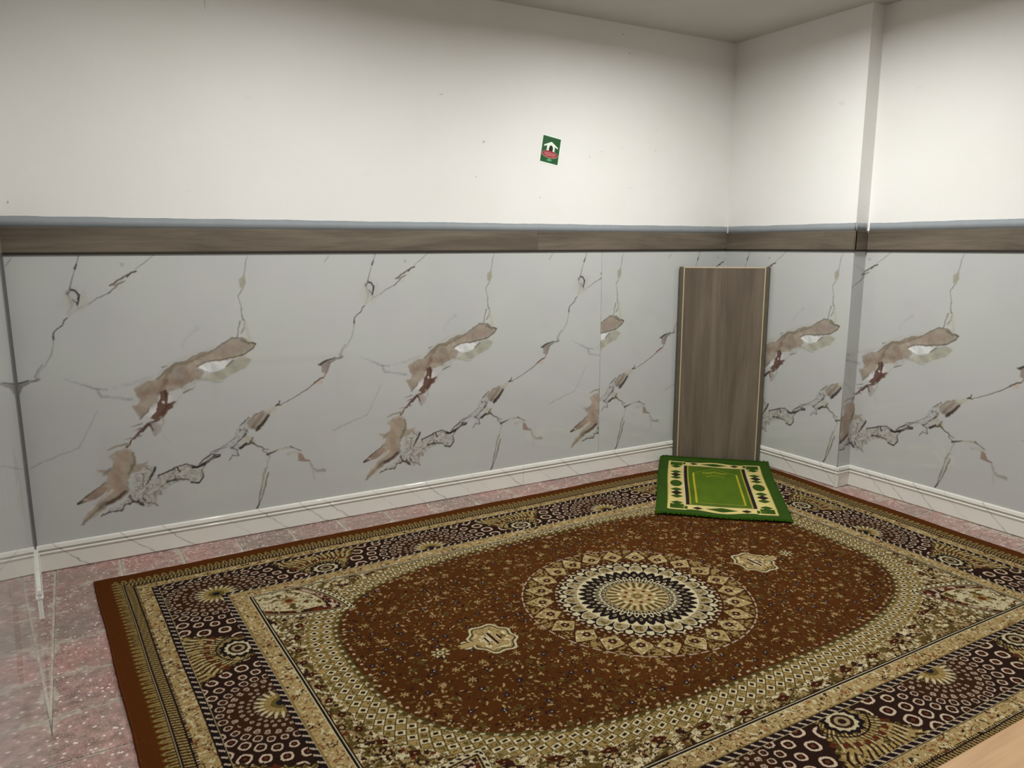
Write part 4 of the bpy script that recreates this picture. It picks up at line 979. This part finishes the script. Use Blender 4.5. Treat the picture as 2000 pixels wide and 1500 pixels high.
def mat_color(u, v):          # u across 0..1, v from the front (0) to the board (1)
    X = (u - 0.5) * MW; Y = v * ML
    n = X.shape; col = np.empty(n + (3,), dtype=np.float32); col[:] = s2l(G_D)
    def put(m, c): col[m] = s2l(c)
    ax = np.abs(X); yc = Y - ML / 2; ay = np.abs(yc)
    bw = MW / 2 - 0.055; bh = ML / 2 - 0.065                   # cream frame outer edge
    hx = bw - ax; hy = bh - ay
    wav = 0.014 * np.cos(X / bw * math.pi * 2) * (hx > 0.1)    # scalloped line of the end borders
    fr = (hx > 0) & (hy + wav > 0)
    put(fr, M_CR)
    put((hx > 0) & (hx < 0.006) & fr, (206, 190, 90))
    inr = (hx > 0.092) & (hy > 0.085)
    put(inr, G_M)
    # side borders: rows of lozenges
    m = (hx > 0.012) & (hx < 0.088) & (hy > 0)
    mx = np.abs(hx - 0.050)
    for c, hh, hwid, colr in [(0, .070, .034, G_D), (.115, .030, .034, G_D), (.175, .036, .032, M_BK), (.235, .030, .034, G_D), (.35, .03, .034, G_D)]:
        for sg in (-1, 1):
            dd = np.abs(yc - sg * c) / hh + (mx / hwid) ** 1.3
            if c == 0: dd = ((yc) / 0.062) ** 2 + (mx / 0.034) ** 2
            put(m & (dd < 1), colr)
    put((hx > 0.014) & (hx < 0.088) & (ay > 0.375) & (hy > 0.02), G_D)
    put((hx > 0.05 + 0.038 * np.abs(np.sin(ay * 60))) & (hx < 0.088) & (ay > 0.375) & (hy > 0.02), G_M)
    # end borders
    m = (hy > 0.012) & (hy < 0.072) & (hx > 0.09)
    put(m & (np.abs(X) / 0.085 + np.abs(hy - 0.042) / 0.034 < 1), G_D)
    for c in (-0.125, 0.125): put(m & (np.abs(X - c) / 0.028 + np.abs(hy - 0.042) / 0.024 < 1), M_BK)
    put(m & (ax > 0.175) & (np.abs(hy - 0.042) < 0.022), G_D)
    # black bars and pale lines
    put(inr & (hx < 0.098), (210, 200, 160)); put((hx > 0.098) & (hx < 0.118) & (hy > 0.095), M_BK)
    put((hx > 0.118) & (hx < 0.124) & (hy > 0.095), (176, 160, 60)); put(inr & (hy < 0.090), (190, 186, 120))
    put(inr & (hy > 0.096) & (hy < 0.102) & (hx > 0.118), (120, 116, 70))
    ins = (hx > 0.124) & (hy > 0.102)
    # niche outline
    nx_ = bw - 0.155; y0 = -bh + 0.135; ysh = 0.235; ytop = bh - 0.125
    gx = np.where(True, ysh + (ytop - ysh) * (1 - ax / nx_), 0)
    niche = (ax < nx_) & (yc > y0) & (yc < gx)
    put(niche & ins, G_L)
    put(ins & (np.abs(ax - nx_) < 0.0045) & (yc > y0) & (yc < ysh), M_YL)
    put(ins & (np.abs(yc - gx) < 0.003) & (ax < nx_), (150, 160, 50))
    put(ins & (np.abs(yc - y0) < 0.003) & (ax < nx_), (140, 150, 50))
    # small emblem: an arched dome with two curls and a line below
    ex = X; ey = yc - 0.232
    r = np.hypot(ex / 1.0, ey)
    em = (np.abs(r - 0.040) < 0.004) & (ey > 0)
    em |= (np.abs(r - 0.024) < 0.003) & (ey > 0)
    em |= (np.abs(ex) < 0.003) & (ey > 0.03) & (ey < 0.062)
    for sg in (-1, 1):
        em |= np.abs(np.hypot(ex - sg * 0.058, ey - 0.012) - 0.012) < 0.003
    em |= (np.abs(ey + 0.045 - 0.012 * np.cos(ex * 60)) < 0.003) & (np.abs(ex) < 0.055)
    put(ins & em, (176, 172, 50))
    nn = fbm(X * 14, Y * 8, 5, 3)
    return np.clip(0.74 * col * (1 + 0.35 * nn)[..., None], 0, 1)


nu_, nv_ = 250, 400
U, V = np.meshgrid(np.linspace(0, 1, nu_), np.linspace(0, 1, nv_), indexing='ij')


def mat_pos(U, V):
    a = (U - 0.5) * MW; b = -(1 - V) * ML
    # front edge swings a little, sides bow slightly
    b = b + 0.012 * (U - 0.5) * (1 - V) + 0.004 * np.sin(U * 9)* (1 - V)
    a = a + 0.006 * np.sin(V * 5 + 1) + 0.008 * (1 - V) * (U - 0.5)
    X = mid[0] + b_dir[0] * a + b_nrm[0] * b; Y = mid[1] + b_dir[1] * a + b_nrm[1] * b
    Z = 0.0185 + 0.0018 * np.sin(U * 8 + V * 3) * np.cos(V * 11) + 0.010 * smooth(0.955, 1.0, V) + 0.004 * smooth(0.06, 0.0, V)
    Z = Z + 0.006 * np.exp(-((U - 0.06) / 0.05) ** 2) * (0.5 + 0.5 * np.sin(V * 9))
    return X, Y, Z


MX, MY, MZ = mat_pos(U, V)
mat_o = empty('prayer_mat', (0, 0, 0))
tag(mat_o, 'green velvet prayer mat with cream diamond border, lying before the upright board', 'mat')
ctr = (float(MX.mean()), float(MY.mean()), 0.012)
mat_o.location = ctr
co = np.stack([MX - ctr[0], MY - ctr[1], MZ - ctr[2]], -1).reshape(-1, 3)
idx = np.arange(U.size).reshape(U.shape)
Q = np.stack([idx[:-1, :-1], idx[1:, :-1], idx[1:, 1:], idx[:-1, 1:]], -1).reshape(-1, 4)
co2 = co.copy(); co2[:, 2] -= 0.006
sub = idx[::10, ::10]
me = mesh_np('pile', co, Q, mat_color(U, V).reshape(-1, 3))
me.polygons.foreach_set('use_smooth', np.ones(len(Q), dtype=bool))
obj_me('pile', me, MATM, mat_o)


def edge_strip(pts, name, m, parent, lab):
    bm = bmesh.new(); rings = []
    for k, (x, y, z, ox, oy) in enumerate(pts):
        j = 1 + random.uniform(-0.3, 0.3)
        rings.append([bm.verts.new((x + ox * a_, y + oy * a_, z + c_)) for a_, c_ in ((-0.004, 0.001), (0.0, 0.0025), (0.004 * j, 0.0), (0.003, -0.006), (-0.004, -0.006))])
    for a, b in zip(rings[:-1], rings[1:]):
        for k in range(5): bm.faces.new((a[k], a[(k + 1) % 5], b[(k + 1) % 5], b[k]))
    o = obj(name, bm, m, parent, True)
    if lab: o['label'] = lab
    return o


for u0, sg in ((0.0, -1), (1.0, 1)):
    vv = np.linspace(0, 1, 90); X, Y, Z = mat_pos(np.full(90, u0), vv)
    edge_strip([(X[i] - ctr[0], Y[i] - ctr[1], Z[i] - ctr[2], b_dir[0] * sg, b_dir[1] * sg) for i in range(90)], 'side_binding', GREENF, mat_o, None)
for v0, sg in ((0.0, -1), (1.0, 1)):
    bm = bmesh.new()
    uu = np.linspace(0, 1, 150); X, Y, Z = mat_pos(uu, np.full(150, v0))
    for i in range(150):                                       # short yarn tassels
        l = random.uniform(0.014, 0.024) * (1 if sg < 0 else 0.7); sw = random.uniform(-0.006, 0.006)
        p = np.array([X[i] - ctr[0], Y[i] - ctr[1], Z[i] - ctr[2]])
        dn = np.array([b_nrm[0] * sg, b_nrm[1] * sg, 0]); al_ = np.array([b_dir[0], b_dir[1], 0])
        z1 = -0.004 if sg < 0 else 0.004
        secs = []
        for k, (f, wd) in enumerate(((-0.15, 0.0028), (0.5, 0.003), (1.0, 0.0012))):
            c_ = p + dn * l * f + al_ * sw * f + np.array([0, 0, z1 * f + random.uniform(0, 0.001)])
            secs.append([bm.verts.new(c_ + al_ * wd), bm.verts.new(c_ + np.array([0, 0, wd])), bm.verts.new(c_ - al_ * wd), bm.verts.new(c_ - np.array([0, 0, wd * 0.8]))])
        for a, b in zip(secs[:-1], secs[1:]):
            for k in range(4): bm.faces.new((a[k], a[(k + 1) % 4], b[(k + 1) % 4], b[k]))
        bm.faces.new(secs[-1])
    o = obj('fringe', bm, GREENF, mat_o); o['kind'] = 'stuff'

# ------------------------------------------------------------------ upright wood-grain board in the corner
BL, BR = Vector((-0.4285, -0.0285, 0)), Vector((-0.0235, -0.4045, 0))
bd = (BR - BL).normalized(); bn = Vector((-bd.y, bd.x, 0))        # bn: into the corner
BWID = (BR - BL).length
BH = 1.266
board = empty('wooden_board', BL, math.atan2(bd.y, bd.x))
tag(board, 'tall grey-brown wood-grain board standing upright across the corner behind the green mat', 'board')


def bpart(name, x0, x1, y0, y1, z0, z1, m, bev=0.001, lab=None):
    bm = bmesh.new(); box(bm, x0, x1, y0, y1, z0, z1, bev)
    o = obj(name, bm, m, board)
    if lab: o['label'] = lab
    return o


ED = 0.026; BE = 0.007
bpart('panel', ED + BE, BWID - ED - BE, 0.0, 0.012, 0.013, BH - 0.008, BOARD, 0.001)
for sg in (0, 1):
    fx = (lambda a: a) if sg == 0 else (lambda a: BWID - a)
    # bevelled dark trim: profile turned back at the outer edge
    bm = bmesh.new()
    prof = [(0.0, 0.016), (0.0, 0.009), (0.006, 0.0005), (ED, -0.001), (ED, 0.012), (0.012, 0.016)]
    a = [bm.verts.new((fx(x), y, 0.013)) for x, y in prof]; b = [bm.verts.new((fx(x), y, BH)) for x, y in prof]
    bm.faces.new(a); bm.faces.new(b)
    for i in range(len(prof)): bm.faces.new((a[i], a[(i + 1) % 6], b[(i + 1) % 6], b[i]))
    o = obj('edge_trim', bm, EDGED, board); o['label'] = 'dark olive-brown edge trim'
    x0, x1 = sorted((fx(ED), fx(ED + BE)))
    bpart('bead', x0, x1, -0.002, 0.012, 0.013, BH - 0.004, BEAD, 0.0015, 'thin cream bead line')
bpart('top_edge', ED + BE, BWID - ED - BE, -0.001, 0.013, BH - 0.008, BH, BEAD, 0.001, 'cream cut top edge')

# ------------------------------------------------------------------ green sticker on the wall
def flat_mat(name, c): return make_flat(name, c, 0.35, 0.5, 0.05, 300, 0.0)


ST_G = flat_mat('sticker_green', (26, 82, 40)); ST_W = flat_mat('sticker_white', (226, 240, 222)); ST_B = flat_mat('sticker_black', (24, 20, 18))
ST_R = flat_mat('sticker_red', (146, 44, 52)); ST_P = flat_mat('sticker_pink', (205, 125, 128)); ST_T = flat_mat('sticker_tan', (170, 150, 120)); ST_L = flat_mat('sticker_light_green', (84, 160, 118))
stk = empty('sticker', (-1.3925, -0.0006, 1.9265)); stk.rotation_euler = (0, math.radians(9.3), 0)
tag(stk, 'small tilted green sticker with white house and red oval, stuck on the white wall', 'sticker')


def flat(name, pts, m, lvl, lab=None):
    bm = bmesh.new(); a = [bm.verts.new((x, -lvl * 0.00025, z)) for x, z in pts]; b = [bm.verts.new((x, -(lvl - 1) * 0.00025, z)) for x, z in pts]
    bm.faces.new(a); bm.faces.new(b[::-1])
    for i in range(len(pts)): bm.faces.new((a[i], b[i], b[(i + 1) % len(pts)], a[(i + 1) % len(pts)]))
    o = obj(name, bm, m, stk)
    if lab: o['label'] = lab
    return o


def oval(cx, cz, a, b, n=28, rot=0):
    return [(cx + a * math.cos(t) * math.cos(rot) - b * math.sin(t) * math.sin(rot), cz + a * math.cos(t) * math.sin(rot) + b * math.sin(t) * math.cos(rot)) for t in [2 * math.pi * k / n for k in range(n)]]


flat('border', [(-.066, -.078), (.066, -.078), (.066, .078), (-.066, .078)], ST_W, 1, 'thin white border')
flat('ground', [(-.059, -.071), (.059, -.071), (.059, .071), (-.059, .071)], ST_G, 2, 'green printed ground')
flat('house', [(-.026, -.012), (-.026, .022), (-.046, .014), (-.046, .022), (0.0, .046), (.046, .022), (.046, .014), (.026, .022), (.026, -.012)], ST_W, 3, 'white printed house')
flat('doorway', oval(0.001, .006, .0135, .020), ST_B, 4, 'black oval opening of the house')
flat('oval_rim', oval(-.001, -.024, .054, .021, 36), ST_T, 4, 'tan rim of the red oval')
flat('red_oval', oval(-.001, -.023, .051, .0185, 36), ST_R, 5, 'red printed oval')
bm = bmesh.new()
rl = random.Random(5)
for row, zc, hh, n_ in ((0, -.018, .0062, 9), (1, -.029, .0034, 11)):
    for k in range(n_):
        x = (-.034 + .068 * k / (n_ - 1)) * (1 if row == 0 else 0.8) ; z = zc - 3.2 * x * x
        for seg in range(2):
            dx = rl.uniform(-.0012, .0012); wdt = 0.0011
            xs = x + (-.0016 if seg == 0 else .0016)
            q = [bm.verts.new((xs - wdt, -.00145, z - hh)), bm.verts.new((xs + wdt, -.00145, z - hh)), bm.verts.new((xs + wdt + dx, -.00145, z + hh * (1 if seg == 0 else rl.uniform(.2, 1)))), bm.verts.new((xs - wdt + dx, -.00145, z + hh * 0.9))]
            bm.faces.new(q)
o = obj('lettering', bm, ST_P, stk); o['label'] = 'illegible pink lettering in the red oval'; o['kind'] = 'stuff'
flat('green_mark', [(-.018, -.056), (0.0, -.045), (.018, -.054), (.010, -.060), (-.010, -.061)], ST_L, 3, 'pale green mark under the oval')

# ------------------------------------------------------------------ pale wooden bench whose back corner enters the frame
bench = empty('wooden_bench', (-2.2, -3.225, 0))
tag(bench, 'pale oak-coloured wooden bench top cutting the bottom right corner over the rug', 'bench')


def npart(name, x0, x1, y0, y1, z0, z1, bev=0.003):
    bm = bmesh.new(); box(bm, x0, x1, y0, y1, z0, z1, bev)
    return obj(name, bm, OAK, bench)


npart('seat', -0.62, 0.62, -0.188, 0.188, 0.422, 0.45, 0.004)
for sx in (-1, 1):
    for sy in (-1, 1):
        npart('leg', sx * 0.56 - 0.025, sx * 0.56 + 0.025, sy * 0.145 - 0.025, sy * 0.145 + 0.025, 0.0 if sy < 0 else 0.0, 0.422)
npart('apron', -0.535, 0.535, 0.13, 0.15, 0.35, 0.422, 0.002); npart('apron', -0.535, 0.535, -0.15, -0.13, 0.35, 0.422, 0.002)
npart('stretcher', -0.535, 0.535, -0.015, 0.015, 0.12, 0.15, 0.002)
